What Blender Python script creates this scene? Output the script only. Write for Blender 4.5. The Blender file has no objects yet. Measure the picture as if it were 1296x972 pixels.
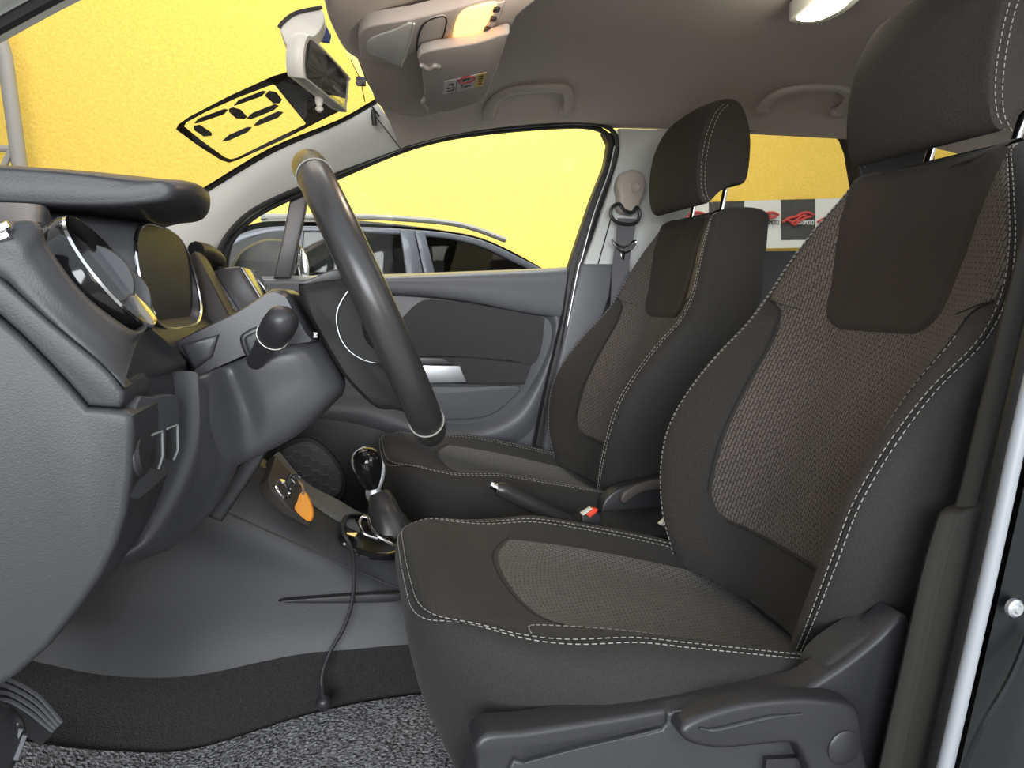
import bpy, bmesh, math, random
from mathutils import Vector, Matrix
from math import sin, cos, pi, radians
random.seed(4)
COL = bpy.context.scene.collection

# ------------------------------------------------------------------ camera frame
F = 900.0
CAM = Vector((0, -1.25, 0.68))
_a = Vector((446 - 648, 486 - 375, F)).normalized()
YAW = math.asin(-_a.x); PITCH = math.atan2(_a.y, _a.z)
FWD = Vector((sin(YAW)*cos(PITCH), cos(YAW)*cos(PITCH), -sin(PITCH)))
RGT = Vector((cos(YAW), -sin(YAW), 0)); UPV = RGT.cross(FWD)
def ray(px, py): return FWD*F + RGT*(px-648) + UPV*(486-py)
def P(px, py, y):
    d = ray(px, py); return CAM + d*((y-CAM.y)/d.y)
def PZ(px, py, z):
    d = ray(px, py); return CAM + d*((z-CAM.z)/d.z)
def PX(px, py, x):
    d = ray(px, py); return CAM + d*((x-CAM.x)/d.x)
def PP(px, py, o, n):
    d = ray(px, py); return CAM + d*(((o-CAM).dot(n))/d.dot(n))
def Pl(pts, y): return [P(a, b, y) for a, b in pts]

# ------------------------------------------------------------------ materials
MATS = {}
def mat(name, col, rough=.5, metal=0, bump=0, bscale=300, spec=.5, emis=None, estr=0, coat=0, var=0, sheen=0, btype='NOISE', vscale=None, bdist=.002):
    m = bpy.data.materials.new(name); m.use_nodes = True
    nt = m.node_tree; b = nt.nodes['Principled BSDF']
    b.inputs['Base Color'].default_value = (*col, 1); b.inputs['Roughness'].default_value = rough
    b.inputs['Metallic'].default_value = metal; b.inputs['Specular IOR Level'].default_value = spec
    b.inputs['Coat Weight'].default_value = coat; b.inputs['Sheen Weight'].default_value = sheen
    if emis: b.inputs['Emission Color'].default_value = (*emis, 1); b.inputs['Emission Strength'].default_value = estr
    tc = nt.nodes.new('ShaderNodeTexCoord')
    if bump:
        if btype == 'VORONOI':
            n = nt.nodes.new('ShaderNodeTexVoronoi'); n.inputs['Scale'].default_value = bscale; out = n.outputs['Distance']
        else:
            n = nt.nodes.new('ShaderNodeTexNoise'); n.inputs['Scale'].default_value = bscale; n.inputs['Detail'].default_value = 3; out = n.outputs['Fac']
        nt.links.new(tc.outputs['Object'], n.inputs['Vector'])
        bp = nt.nodes.new('ShaderNodeBump'); bp.inputs['Strength'].default_value = bump; bp.inputs['Distance'].default_value = bdist
        nt.links.new(out, bp.inputs['Height']); nt.links.new(bp.outputs['Normal'], b.inputs['Normal'])
    if var:
        n2 = nt.nodes.new('ShaderNodeTexNoise'); n2.inputs['Scale'].default_value = vscale or bscale; n2.inputs['Detail'].default_value = 4
        nt.links.new(tc.outputs['Object'], n2.inputs['Vector'])
        r = nt.nodes.new('ShaderNodeValToRGB'); r.color_ramp.elements[0].position = .35; r.color_ramp.elements[1].position = .65
        r.color_ramp.elements[0].color = (*[c*(1-var) for c in col], 1); r.color_ramp.elements[1].color = (*[min(1, c*(1+var)) for c in col], 1)
        nt.links.new(n2.outputs['Fac'], r.inputs['Fac']); nt.links.new(r.outputs['Color'], b.inputs['Base Color'])
    MATS[name] = m; return m
def glass_mat(name, tint, refl=.06):
    m = bpy.data.materials.new(name); m.use_nodes = True; nt = m.node_tree; nt.nodes.clear()
    o = nt.nodes.new('ShaderNodeOutputMaterial'); t = nt.nodes.new('ShaderNodeBsdfTransparent'); g = nt.nodes.new('ShaderNodeBsdfGlossy')
    t.inputs[0].default_value = (*tint, 1); g.inputs['Roughness'].default_value = .01; g.inputs['Color'].default_value = (.8, .8, .8, 1)
    lw = nt.nodes.new('ShaderNodeLayerWeight'); pw = nt.nodes.new('ShaderNodeMath'); pw.operation = 'POWER'; pw.inputs[1].default_value = 4
    fr = nt.nodes.new('ShaderNodeMath'); fr.operation = 'MULTIPLY_ADD'; fr.inputs[1].default_value = refl*4; fr.inputs[2].default_value = refl*.3
    nt.links.new(lw.outputs['Facing'], pw.inputs[0]); nt.links.new(pw.outputs[0], fr.inputs[0]); mx = nt.nodes.new('ShaderNodeMixShader')
    nt.links.new(fr.outputs[0], mx.inputs[0]); nt.links.new(t.outputs[0], mx.inputs[1]); nt.links.new(g.outputs[0], mx.inputs[2]); nt.links.new(mx.outputs[0], o.inputs[0])
    MATS[name] = m; return m
def weave_mat(name, c1, c2, bw=.0062, rh=.0125, rot=12, shear=0):
    """dark dashes staggered on a lighter knit, from the UV map in metres"""
    m = mat(name, c1, .85, sheen=.04); nt = m.node_tree; b = nt.nodes['Principled BSDF']
    tc = nt.nodes.new('ShaderNodeTexCoord'); mp = nt.nodes.new('ShaderNodeMapping')
    mp.inputs['Rotation'].default_value = (0, 0, radians(rot))
    nz = nt.nodes.new('ShaderNodeTexNoise'); nz.inputs['Scale'].default_value = 130; nz.inputs['Detail'].default_value = 1
    nt.links.new(tc.outputs['UV'], nz.inputs['Vector'])
    ad = nt.nodes.new('ShaderNodeVectorMath'); ad.operation = 'MULTIPLY_ADD'; ad.inputs[1].default_value = (.0035, .0035, 0)
    nt.links.new(nz.outputs['Color'], ad.inputs[0]); nt.links.new(tc.outputs['UV'], ad.inputs[2]); sx_ = nt.nodes.new('ShaderNodeSeparateXYZ'); ml = nt.nodes.new('ShaderNodeMath'); ml.operation = 'MULTIPLY_ADD'; ml.inputs[1].default_value = -shear; cx_ = nt.nodes.new('ShaderNodeCombineXYZ')
    nt.links.new(ad.outputs[0], sx_.inputs[0]); nt.links.new(sx_.outputs['Y'], ml.inputs[0]); nt.links.new(sx_.outputs['X'], ml.inputs[2])
    nt.links.new(ml.outputs[0], cx_.inputs[1]); nt.links.new(sx_.outputs['Y'], cx_.inputs[0]); nt.links.new(cx_.outputs[0], mp.inputs['Vector'])
    br = nt.nodes.new('ShaderNodeTexBrick'); br.offset = .5; br.inputs['Scale'].default_value = 1
    br.inputs['Brick Width'].default_value = bw; br.inputs['Row Height'].default_value = rh
    br.inputs['Mortar Size'].default_value = .00085; br.inputs['Mortar Smooth'].default_value = .5
    br.inputs['Color1'].default_value = (*c1, 1); br.inputs['Color2'].default_value = (*[c*.86 for c in c1], 1); br.inputs['Mortar'].default_value = (*c2, 1)
    nt.links.new(mp.outputs[0], br.inputs['Vector']); nt.links.new(br.outputs['Color'], b.inputs['Base Color'])
    bp = nt.nodes.new('ShaderNodeBump'); bp.invert = True; bp.inputs['Strength'].default_value = .5; bp.inputs['Distance'].default_value = .0015
    nt.links.new(br.outputs['Fac'], bp.inputs['Height']); nt.links.new(bp.outputs[0], b.inputs['Normal'])
    return m

dashm = mat('dash plastic', (.025, .026, .029), .48, bump=.10, bscale=700, btype='VORONOI')
softm = mat('soft grain plastic', (.030, .031, .034), .45, bump=.22, bscale=650, bdist=.001)
smoothm = mat('smooth grey plastic', (.056, .057, .063), .33, bump=.06, bscale=700)
shieldm = mat('seat shield plastic', (.020, .020, .022), .40, bump=.08, bscale=700)
shieldf = mat('seat shield grain', (.030, .031, .034), .42, bump=.25, bscale=520, bdist=.001)
doorc = mat('door cloth', (.058, .057, .060), .95, bump=.2, bscale=800, var=.2, vscale=500)
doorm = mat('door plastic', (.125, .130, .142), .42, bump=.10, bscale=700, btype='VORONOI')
blackm = mat('black plastic', (.022, .022, .024), .4, bump=.08, bscale=500)
brownm = mat('brown plastic and reflection', (.060, .052, .047), .5, bump=.1, bscale=500)
pianom = mat('gloss black', (.008, .008, .009), .08)
lensm = mat('smoked lens', (.040, .042, .050), .5, spec=.25)
leatherm = mat('wheel leather', (.030, .029, .029), .30, bump=.05, bscale=900, btype='VORONOI')
hubm = mat('wheel hub plastic', (.015, .0145, .014), .6, bump=.1, bscale=500, spec=.25)
fabm = mat('seat fabric', (.034, .029, .026), .95, bump=.35, bscale=900, var=.22, vscale=500, sheen=.06, spec=.2)
facm = mat('seat side fabric', (.024, .0225, .021), .8, bump=.3, bscale=900, var=.18, vscale=500, sheen=.05, spec=.3)
padm = mat('neck pad fabric', (.030, .0235, .019), .95, bump=.2, bscale=1000, var=.15, vscale=500, sheen=.05, spec=.2)
insm = weave_mat('seat knit', (.098, .080, .068), (.008, .007, .006), bw=.0140, rh=.0052, shear=.22)
insm2 = weave_mat('cushion knit', (.125, .117, .108), (.014, .013, .012), bw=.0125, rh=.0056, shear=.0)
threadm = mat('thread', (.30, .285, .26), .8)
seamm = mat('seam', (.012, .011, .01), .9)
headm = mat('headliner cloth', (.54, .49, .45), .95, bump=.25, bscale=700, var=.08, vscale=900)
consm = mat('overhead plastic', (.52, .48, .45), .6, bump=.15, bscale=600)
trimm = mat('pale pillar trim', (.64, .66, .63), .55, bump=.08, bscale=500)
beigem = mat('beige plastic', (.48, .43, .37), .45)
carpm = mat('carpet', (.019, .019, .019), 1, bump=1, bscale=420, var=.5, vscale=700, bdist=.004)
matm = mat('looped mat', (.20, .20, .205), 1, bump=1, bscale=210, var=.9, vscale=230, bdist=.012)
chromem = mat('chrome', (.75, .75, .77), .12, 1)
silverm = mat('satin silver', (.62, .64, .68), .32, .8)
mirm = mat('mirror glass', (.85, .87, .88), .02, 1)
rubm = mat('rubber seal', (.018, .018, .019), .5)
paintm = mat('door frame paint', (.008, .010, .011), .30, spec=.35)
weatherm = mat('weatherstrip with painted highlight', (.29, .305, .33), .4)  # pale tone paints in the highlight along the strip
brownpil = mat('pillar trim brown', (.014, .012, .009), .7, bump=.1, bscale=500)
webm = mat('belt webbing', (.12, .12, .13), .7, bump=.4, bscale=350)
redm = mat('red release button', (.75, .06, .03), .4)
orangem = mat('orange leather', (.85, .32, .02), .6, bump=.15, bscale=500)
bluem = mat('blue tag', (.04, .07, .22), .5)
yelm = mat('yellow stucco', (.86, .66, .13), .85, bump=.5, bscale=45, var=.07, vscale=60, bdist=.01)
groundm = mat('concrete floor', (.45, .44, .42), .9, bump=.2, bscale=40)
steelm = mat('grey painted steel', (.30, .32, .32), .5)
ambm = mat('warm lamp lens', (.9, .6, .3), .4, emis=(1, .40, .09), estr=3.2)
whtm = mat('white lamp lens', (.9, .9, .8), .4, emis=(1, .92, .66), estr=6)
labelm = mat('label paper', (.78, .76, .76), .6)
inkm = mat('label ink', (.03, .03, .03), .6)
redink = mat('red ink', (.50, .07, .07), .6)
yelab = mat('label yellow', (.85, .62, .2), .6)
stickm = mat('sticker black', (.030, .028, .026), .45)
stickg = mat('sticker grey', (.055, .055, .058), .4)
stickt = mat('sticker relief', (.13, .13, .135), .5)
banw = mat('white banner', (.66, .74, .76), .8, bump=.15, bscale=12, bdist=.02)
banb = mat('charcoal banner', (.055, .062, .065), .7, bump=.6, bscale=9, bdist=.03)
carp = mat('parked car paint', (.10, .105, .125), .35, .2, coat=.2)
carroof = mat('parked car roof', (.05, .05, .055), .15, coat=.6)
railm = mat('satin roof rail', (.34, .33, .30), .35, .6)
tanm = mat('tan seat', (.32, .19, .10), .8)
ventm = mat('vent grey', (.06, .065, .072), .4)
creamm = mat('ivory plastic', (.62, .62, .57), .4)
gl_ws = glass_mat('windshield glass', (.62, .555, .51), .015)
gl_side = glass_mat('side glass', (.97, .98, .97), .004)
gl_rear = glass_mat('tinted rear glass', (.70, .66, .61), .01)
gl_car = glass_mat('parked car glass', (.2, .17, .16), .10)

# ------------------------------------------------------------------ mesh helpers
def cat(p0, p1, p2, p3, t):
    return .5*((2*p1) + (p2-p0)*t + (2*p0-5*p1+4*p2-p3)*t*t + (3*p1-p0-3*p2+p3)*t*t*t)
def evalc(pts, u, closed=False):
    n = len(pts)
    if closed:
        i = math.floor(u); t = u-i
        return cat(pts[(i-1) % n], pts[i % n], pts[(i+1) % n], pts[(i+2) % n], t)
    u = max(0, min(n-1, u)); i = min(int(u), n-2); t = u-i
    p1, p2 = pts[i], pts[i+1]
    p0 = pts[i-1] if i > 0 else p1*2-p2
    p3 = pts[i+2] if i+2 < n else p2*2-p1
    return cat(p0, p1, p2, p3, t)
def smooth(pts, k=6, closed=False):
    pts = [p if isinstance(p, (float, int)) else Vector(p) for p in pts]
    n = len(pts) if closed else len(pts)-1
    out = [evalc(pts, i + j/k, closed) for i in range(n) for j in range(k)]
    if not closed: out.append(pts[-1])
    return out
def arclen(pts, step):
    L = [0]
    for a, b in zip(pts, pts[1:]): L.append(L[-1]+(b-a).length)
    n = max(2, int(L[-1]/step)); out = []; i = 0
    for k in range(n+1):
        d = L[-1]*k/n
        while i < len(L)-2 and L[i+1] < d: i += 1
        t = (d-L[i])/max(1e-9, L[i+1]-L[i]); out.append(pts[i].lerp(pts[i+1], t))
    return out
class Grid:
    """bicubic surface through a grid of control points"""
    def __init__(s, rows): s.r = [[Vector(p) for p in r] for r in rows]; s.nv = len(s.r)-1; s.nu = len(s.r[0])-1
    def at(s, v, u): return evalc([evalc(r, u) for r in s.r], v)
    def nrm(s, v, u):
        e = .02
        a = s.at(min(v+e, s.nv), u)-s.at(max(v-e, 0), u); b = s.at(v, min(u+e, s.nu))-s.at(v, max(u-e, 0))
        return a.cross(b).normalized()
class MB:
    def __init__(s): s.v = []; s.f = []; s.uv = []
    def add(s, vs, fs, uv=None):
        o = len(s.v); s.v += [Vector(p) for p in vs]; s.f += [tuple(i+o for i in f) for f in fs]
        s.uv += uv if uv else [(0, 0)]*len(vs)
    def grid(s, pts, cu=False, cv=False, cap=False, uv=None):
        nv, nu = len(pts), len(pts[0]); vs = [p for r in pts for p in r]; fs = []
        for i in range(nv if cv else nv-1):
            for j in range(nu if cu else nu-1):
                a = i*nu+j; b = i*nu+(j+1) % nu; c = ((i+1) % nv)*nu+(j+1) % nu; d = ((i+1) % nv)*nu+j
                fs.append((a, b, c, d))
        if cap and cu:
            fs.append(tuple(reversed(range(nu)))); fs.append(tuple((nv-1)*nu+j for j in range(nu)))
        s.add(vs, fs, [q for r in uv for q in r] if uv else None)
    def surf(s, g, kv=5, ku=5):
        s.grid([[g.at(i/kv, j/ku) for j in range(g.nu*ku+1)] for i in range(g.nv*kv+1)])
    def tube(s, path, r, n=10, closed=False, cap=True, flat=1.0, up=None):
        path = [Vector(p) for p in path]; m = len(path); rows = []
        ref = None
        for i, p in enumerate(path):
            if closed: t = (path[(i+1) % m]-path[i-1])
            else: t = path[min(i+1, m-1)]-path[max(i-1, 0)]
            t.normalize()
            if up is not None: a = Vector(up)
            elif ref is None:
                a = Vector((0, 0, 1)) if abs(t.z) < .9 else Vector((0, 1, 0))
            else: a = ref
            a = (a-t*a.dot(t)).normalized(); ref = a; b = t.cross(a)
            rr = r[i] if isinstance(r, (list, tuple)) else r
            rows.append([p+(a*cos(k*2*pi/n)*flat+b*sin(k*2*pi/n))*rr for k in range(n)])
        s.grid(rows, cu=True, cv=closed, cap=cap and not closed)
    def slab(s, pts, vec, bevel=.003, seg=3, both=False):
        """planar outline given its real thickness, front edge rounded"""
        bm = bmesh.new(); vec = Vector(vec)
        vs = [bm.verts.new(p) for p in pts]; f = bm.faces.new(vs)
        r = bmesh.ops.extrude_face_region(bm, geom=[f]); nv = [e for e in r['geom'] if isinstance(e, bmesh.types.BMVert)]
        bmesh.ops.translate(bm, verts=nv, vec=vec)
        bmesh.ops.recalc_face_normals(bm, faces=bm.faces)
        if bevel:
            bm.verts.index_update(); back = set(nv)
            es = [e for e in bm.edges if not (e.verts[0] in back or e.verts[1] in back)]
            if both: es += [e for e in bm.edges if (e.verts[0] in back and e.verts[1] in back)]
            bmesh.ops.bevel(bm, geom=es, offset=bevel, segments=seg, profile=.5, affect='EDGES', clamp_overlap=True)
        bm.verts.index_update()
        s.add([v.co.copy() for v in bm.verts], [tuple(v.index for v in fa.verts) for fa in bm.faces]); bm.free()
    def box(s, c, size, bevel=.002, rot=None):
        bm = bmesh.new(); bmesh.ops.create_cube(bm, size=1)
        bmesh.ops.scale(bm, vec=size, verts=bm.verts)
        if bevel: bmesh.ops.bevel(bm, geom=list(bm.edges), offset=bevel, segments=2, profile=.5, affect='EDGES', clamp_overlap=True)
        M = Matrix.Translation(c) @ (rot.to_4x4() if rot else Matrix()); bm.transform(M); bm.verts.index_update()
        s.add([v.co.copy() for v in bm.verts], [tuple(v.index for v in fa.verts) for fa in bm.faces]); bm.free()
    def lathe(s, c, axis, prof, n=32, ref=(0, 0, 1), sx=1.0):
        """prof: (radius, distance along axis)"""
        axis = Vector(axis).normalized(); a = Vector(ref); a = (a-axis*a.dot(axis)).normalized(); b = axis.cross(a); c = Vector(c)
        s.grid([[c+axis*h+(a*cos(k*2*pi/n)+b*sin(k*2*pi/n)*sx)*r for k in range(n)] for r, h in prof], cu=True, cap=True)
    def patch(s, g, dom, off, nu=24, nv=36, edge=.0015):
        """a covering on a Grid surface: dom(a,b)->(v,u), a,b in 0..1, border turned down into the surface"""
        rows = []; uvs = []; L = 0; last = None
        for i in range(nv+1):
            r = []; q = []; w = 0; lp = None
            for j in range(nu+1):
                v, u = dom(i/nv, j/nu); o = off if 0 < i < nv and 0 < j < nu else -edge
                p = g.at(v, u)+g.nrm(v, u)*o
                if lp is not None: w += (p-lp).length
                lp = p; r.append(p); q.append(w)
            mid = r[nu//2]
            if last is not None: L += (mid-last).length
            last = mid; rows.append(r); uvs.append([(w_-q[nu//2], L) for w_ in q])
        s.grid(rows, uv=uvs)
    def stitch(s, path, seg=.0052, gap=.0034, r=.00062):
        pts = arclen(path, seg+gap); f = seg/(seg+gap)
        for a, b in zip(pts, pts[1:]): s.tube([a, a.lerp(b, f)], r, n=5)
    def text(s, body, o, xdir, ydir, size, th=.0006, width=None):
        cu = bpy.data.curves.new('t', 'FONT'); cu.body = body; cu.size = 1; cu.extrude = .0; ob = bpy.data.objects.new('t', cu); COL.objects.link(ob)
        bpy.context.view_layer.update(); me = ob.evaluated_get(bpy.context.evaluated_depsgraph_get()).to_mesh()
        xd = Vector(xdir).normalized(); yd = Vector(ydir).normalized(); n = xd.cross(yd)*th
        xs = [v.co.x for v in me.vertices]; W = max(xs)-min(xs); kx = (width/W) if width else size
        vs = [Vector(o)+xd*(v.co.x-min(xs))*kx+yd*v.co.y*size for v in me.vertices]
        k = len(vs); fs = [tuple(p.vertices) for p in me.polygons]
        s.add([v+n for v in vs], fs); s.add([v-n*.2 for v in vs], [tuple(reversed(f)) for f in fs])
        ob.to_mesh_clear(); bpy.data.objects.remove(ob); bpy.data.curves.remove(cu)
    def obj(s, name, m, parent=None, sharp=40, flip=False, label=None):
        me = bpy.data.meshes.new(name)
        off = Vector((0, 0, 0)); q = parent
        while q is not None: off += q.location; q = q.parent
        me.from_pydata([v-off for v in s.v], [], s.f)
        ul = me.uv_layers.new(name='UVMap')
        for l in me.loops: ul.data[l.index].uv = s.uv[l.vertex_index]
        bm = bmesh.new(); bm.from_mesh(me)
        bmesh.ops.remove_doubles(bm, verts=bm.verts, dist=1e-6)
        bmesh.ops.recalc_face_normals(bm, faces=bm.faces)
        if flip: bmesh.ops.reverse_faces(bm, faces=bm.faces)
        for f in bm.faces: f.smooth = True
        for e in bm.edges:
            if len(e.link_faces) == 2 and e.calc_face_angle(0) > radians(sharp): e.smooth = False
        bm.to_mesh(me); bm.free(); me.materials.append(m)
        o = bpy.data.objects.new(name, me); COL.objects.link(o); o.parent = parent
        if label: o['label'] = label
        return o
def thing(name, label, catg, loc, group=None):
    o = bpy.data.objects.new(name, None); o.empty_display_size = .05; COL.objects.link(o); o.location = Vector(loc)
    o['label'] = label; o['category'] = catg
    if group: o['group'] = group
    return o
def tag(o, label, catg, group=None):
    o['label'] = label; o['category'] = catg
    if group: o['group'] = group
    return o
def struct(o): o['kind'] = 'structure'; return o
def sthing(name, loc, label=None, catg=None):
    o = bpy.data.objects.new(name, None); o.empty_display_size = .05; COL.objects.link(o); o.location = Vector(loc); o['kind'] = 'structure'
    if label: o['label'] = label
    if catg: o['category'] = catg
    return o
def slabobj(name, pts, vec, m, parent=None, bevel=.003, k=0, both=False, seg=3, label=None, sharp=40):
    b = MB(); b.slab(smooth(pts, k, True) if k else pts, vec, bevel, seg, both); return b.obj(name, m, parent, label=label, sharp=sharp)
def tubeobj(name, path, r, m, parent=None, n=10, k=6, closed=False, flat=1, up=None):
    b = MB(); b.tube(smooth(path, k, closed) if k else path, r, n, closed, flat=flat, up=up); return b.obj(name, m, parent)
Y1 = Vector((0, 1, 0))

# ================================================================== the garage
b = MB(); b.box((2.5, 4.42, 2.2), (15, .2, 5.2), 0); struct(tag(b.obj('wall_right', yelm), 'bright yellow rough rendered wall behind the parked car', 'wall'))
b = MB(); b.box((2.5, .5, -.43), (15, 9.5, .1), 0); struct(b.obj('floor_garage', groundm))
# a grey steel frame against the wall, far left
t = thing('steel_frame', 'grey steel pipe frame leaning against the yellow wall beyond the windshield', 'frame', P(10, 215, 4.0))
b = MB(); b.tube([P(-14, 10, 4.1), P(6, 70, 4.1), P(27, 225, 4.1), P(40, 420, 4.1)], .045, 10); b.obj('post', steelm, t)
b = MB(); b.tube([P(-60, 186, 4.1), P(19, 189, 4.1)], .022, 8); b.obj('crossbar', steelm, t)
b = MB(); b.tube([P(19, 180, 4.1), P(-50, 330, 4.1)], .022, 8); b.obj('brace', steelm, t)

# banners pinned along the back of the wall, seen through the rear window
def banner(x0, x1, m, first):
    z1 = (250, 313)
    y = 4.28
    pts = [P(x0, 253-(x0-985)*.03, y), P(x1, 253-(x1-985)*.03, y), P(x1, 304, y), P(x0, 306, y)]
    o = slabobj('banner', pts, (0, .012, 0), m, bevel=0)
    return o, pts
edges = [(790, 835), (838, 897), (897, 942), (942, 988), (988, 1032), (1032, 1082)]
kinds = [1, 0, 1, 0, 1, 0]
labs = ['charcoal banner with red car outline behind the passenger headrest', 'white banner with faint red car outline behind the passenger headrest post',
        'charcoal banner half hidden behind the passenger seat shoulder', 'white banner beside the passenger seat shoulder, left of the plain view of a charcoal one',
        'charcoal banner with red car outline and white lettering between the two seats', 'white banner partly covered by the driver seat shoulder']
for (x0, x1), kd, lb in zip(edges, kinds, labs):
    o, pts = banner(x0, x1, banb if kd else banw, 0)
    tag(o, lb, 'banner', 'banners along the yellow wall')
    yb = 4.262
    w = x1-x0; q = lambda a, c: P(x0+a*w, c, yb)
    if kd or True:
        b = MB()
        for line in ([(.06, 281), (.25, 276), (.45, 274), (.6, 270), (.8, 269), (.95, 272)], [(.2, 278), (.34, 281), (.5, 277), (.62, 273), (.74, 273)], [(.3, 282), (.42, 284), (.5, 281), (.7, 276), (.88, 274)]):
            b.tube(smooth([q(*p) for p in line], 5), .011, 6)
        b.obj('car_outline', redink, o)
        b = MB(); b.text('AUTOMOTO', q(.45, 284), (1, 0, 0), (0, 0, 1), .055, .004, width=(q(.95, 284)-q(.45, 284)).x)
        b.obj('lettering', banw if kd else inkm, o)
b = MB(); b.slab([P(770, 306, 4.25), P(1090, 303, 4.25), P(1090, 312, 4.25), P(770, 318, 4.25)], (0, .02, 0), 0)
tag(b.obj('banner_rail', banw), 'white strip running along the foot of the row of banners', 'strip')

# ------------------------------------------------------------------ the parked car next door
YC = 2.15
pc = thing('parked_car', 'dark grey car with roof rails parked beside the passenger window', 'car', (0.2, YC+.8, -.38))
def C2(pts, y): return [P(a, c, y) for a, c in pts]
roofline = [(200, 345), (250, 318), (300, 287), (340, 276), (400, 277), (480, 280), (560, 288), (610, 298), (655, 318), (700, 345), (740, 380)]
side = C2([(a, c+7) for a, c in roofline], YC) + C2([(760, 470), (740, 620), (120, 620), (60, 470), (120, 400)], YC)
# upper body: near side leaning in, far side 1.5 m beyond
b = MB()
nearr = smooth(C2([(a, c+4) for a, c in roofline], YC+.02), 4)
secs = []
for dy, dz in ((0, 0), (.12, .035), (.4, .06), (.8, .065), (1.2, .05), (1.5, 0)):
    secs.append([p+Vector((0, dy, dz)) for p in nearr])
b.grid(secs)
b.obj('roof', carroof, pc)
# door frames (an outline band) and pillars on the near side
up = C2([(205, 352), (252, 326), (302, 297), (342, 287), (400, 286), (480, 288), (560, 294), (610, 304), (652, 323), (692, 345), (735, 385)], YC)
lo = C2([(215, 365), (262, 335), (306, 306), (346, 295), (400, 293), (480, 295), (560, 301), (606, 311), (645, 329), (682, 349), (722, 390)], YC)
ou = smooth(up, 4); ol = smooth(lo, 4)
b = MB(); b.slab(ou+list(reversed(ol)), (0, .05, 0), .006); b.obj('window_frame', carp, pc)
slabobj('pillar', C2([(506, 290), (524, 291), (536, 348), (534, 400), (516, 400), (515, 348)], YC-.005), (0, .05, 0), carp, pc, .004)
slabobj('pillar', C2([(525, 291), (537, 292), (551, 348), (552, 400), (535, 400), (537, 348)], YC-.008), (0, .05, 0), carp, pc, .004)
slabobj('pillar', C2([(372, 292), (384, 292), (380, 360), (374, 400), (360, 400)], YC-.005), (0, .05, 0), carp, pc, .004)
slabobj('lower_body', C2([(110, 380), (300, 352), (480, 356), (735, 354), (770, 390), (765, 560), (740, 640), (120, 640), (60, 560)], YC-.02), (0, 1.6, 0), carp, pc, .05)
gpts = smooth(lo, 4)
b = MB(); b.slab(gpts+C2([(722, 400), (215, 400)], YC), (0, .006, 0), 0)
for v in b.v: v.y += .028
b.obj('side_glass', gl_car, pc)
slabobj('front_quarter', C2([(200, 372), (262, 333), (306, 304), (346, 293), (374, 291), (362, 352), (300, 360), (215, 380)], YC-.008), (0, .03, 0), rubm, pc, .004)
tubeobj('roof_rail', C2([(330, 274), (400, 274), (480, 275), (560, 281), (600, 289), (640, 304)], YC+.10), .014, railm, pc, 8)
b = MB()
b.slab(smooth([p+Vector((0, .35, 0)) for p in C2([(548, 352), (552, 332), (575, 327), (600, 336), (615, 352)], YC)], 4, True), (0, .3, 0), .02); b.obj('rear_seat', tanm, pc)
b = MB()
b.slab(smooth([p+Vector((0, .3, 0)) for p in C2([(383, 352), (390, 322), (412, 320), (418, 352)], YC)], 4, True), (0, .4, 0), .02); b.obj('front_seat', tanm, pc)
b = MB(); b.slab(smooth([p+Vector((0, .3, 0)) for p in C2([(458, 352), (462, 318), (474, 316), (478, 352)], YC)], 4, True), (0, .3, 0), .02); b.obj('headrest', tanm, pc)
# far side of the cabin with its windows open to the yellow wall
b = MB(); b.slab([P(555, 300, YC+1.45), P(600, 318, YC+1.45), P(640, 352, YC+1.45), P(660, 400, YC+1.45), P(260, 400, YC+1.45), P(300, 320, YC+1.45), P(350, 298, YC+1.45)], (0, .04, 0), 0)
b.obj('far_side_panel', blackm, pc)

# ================================================================== shell of our car
# passenger side window line (y=.62): front opening
ZE = [(-.40, .86), (-.30, .925), (-.20, .965), (-.04, .985)]
wtop_px = [(505, 185), (560, 171), (620, 162), (690, 156), (740, 155), (783, 158), (880, 160), (945, 161), (1010, 162), (1065, 165), (1130, 172), (1220, 190), (1290, 215)]
rail = [P(a, c-2, .62) for a, c in wtop_px]
hdr = P(476, 128, .52)
b = MB(); secs = []
for p in smooth(rail, 4):
    row = []
    for y, dz in ((.66, -.004), (.62, 0), (.585, .028), (.54, .05), (.45, .075), (.3, .092), (.15, .100), (0, .103), (-.2, .098), (-.35, .09), (-.47, .07), (-.54, .045), (-.6, .01), (-.66, -.03)):
        # the front edge of the roof runs forward towards the middle of the windshield
        k = max(0, 1-(p.x-.12)/.5); dx = -k*.115*(1-(abs(y)/.62)**2)
        sag = -.04*max(0, (1-(p.x-.12)/.35))*(1-(abs(y)/.66)**2)
        zz = min(p.z, 1.145)+dz*(1 if p.x > .12 else 1)
        row.append(Vector((p.x+dx, y, zz + sag)))
    secs.append(row)
inner = [[q.copy() for q in r] for r in secs]
outer = [[q+Vector((0, 0, .045)) for q in r] for r in secs]
b.grid(inner); b.grid([list(reversed(r)) for r in outer])
fr = secs[0]; b.grid([fr, outer[0]])
b.grid([[r[0] for r in inner], [r[0] for r in outer]]); b.grid([[r[-1] for r in inner], [r[-1] for r in outer]])
ceil = struct(tag(b.obj('ceiling', headm), 'grey brown cloth headliner over both seats', 'headliner'))

# windshield -----------------------------------------------------------------
e_pass = [P(478, 128, .555), P(430, 155, .575), P(345, 190, .60), P(258, 242, .62)]
d = (e_pass[3]-e_pass[2]).normalized()
e_pass += [e_pass[3]+d*.22, e_pass[3]+d*.45]
rows = []
for i, p in enumerate(smooth(e_pass, 4)):
    rows.append([Vector((p.x-.10*(1-(k/6.)**2), p.y*k/6., p.z+.035*(1-(k/6.)**2))) for k in range(-6, 7)])
b = MB(); b.grid(rows); o = struct(tag(b.obj('window_1', gl_ws), 'slanted windshield over the dashboard', 'windshield'))
WS = rows
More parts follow.
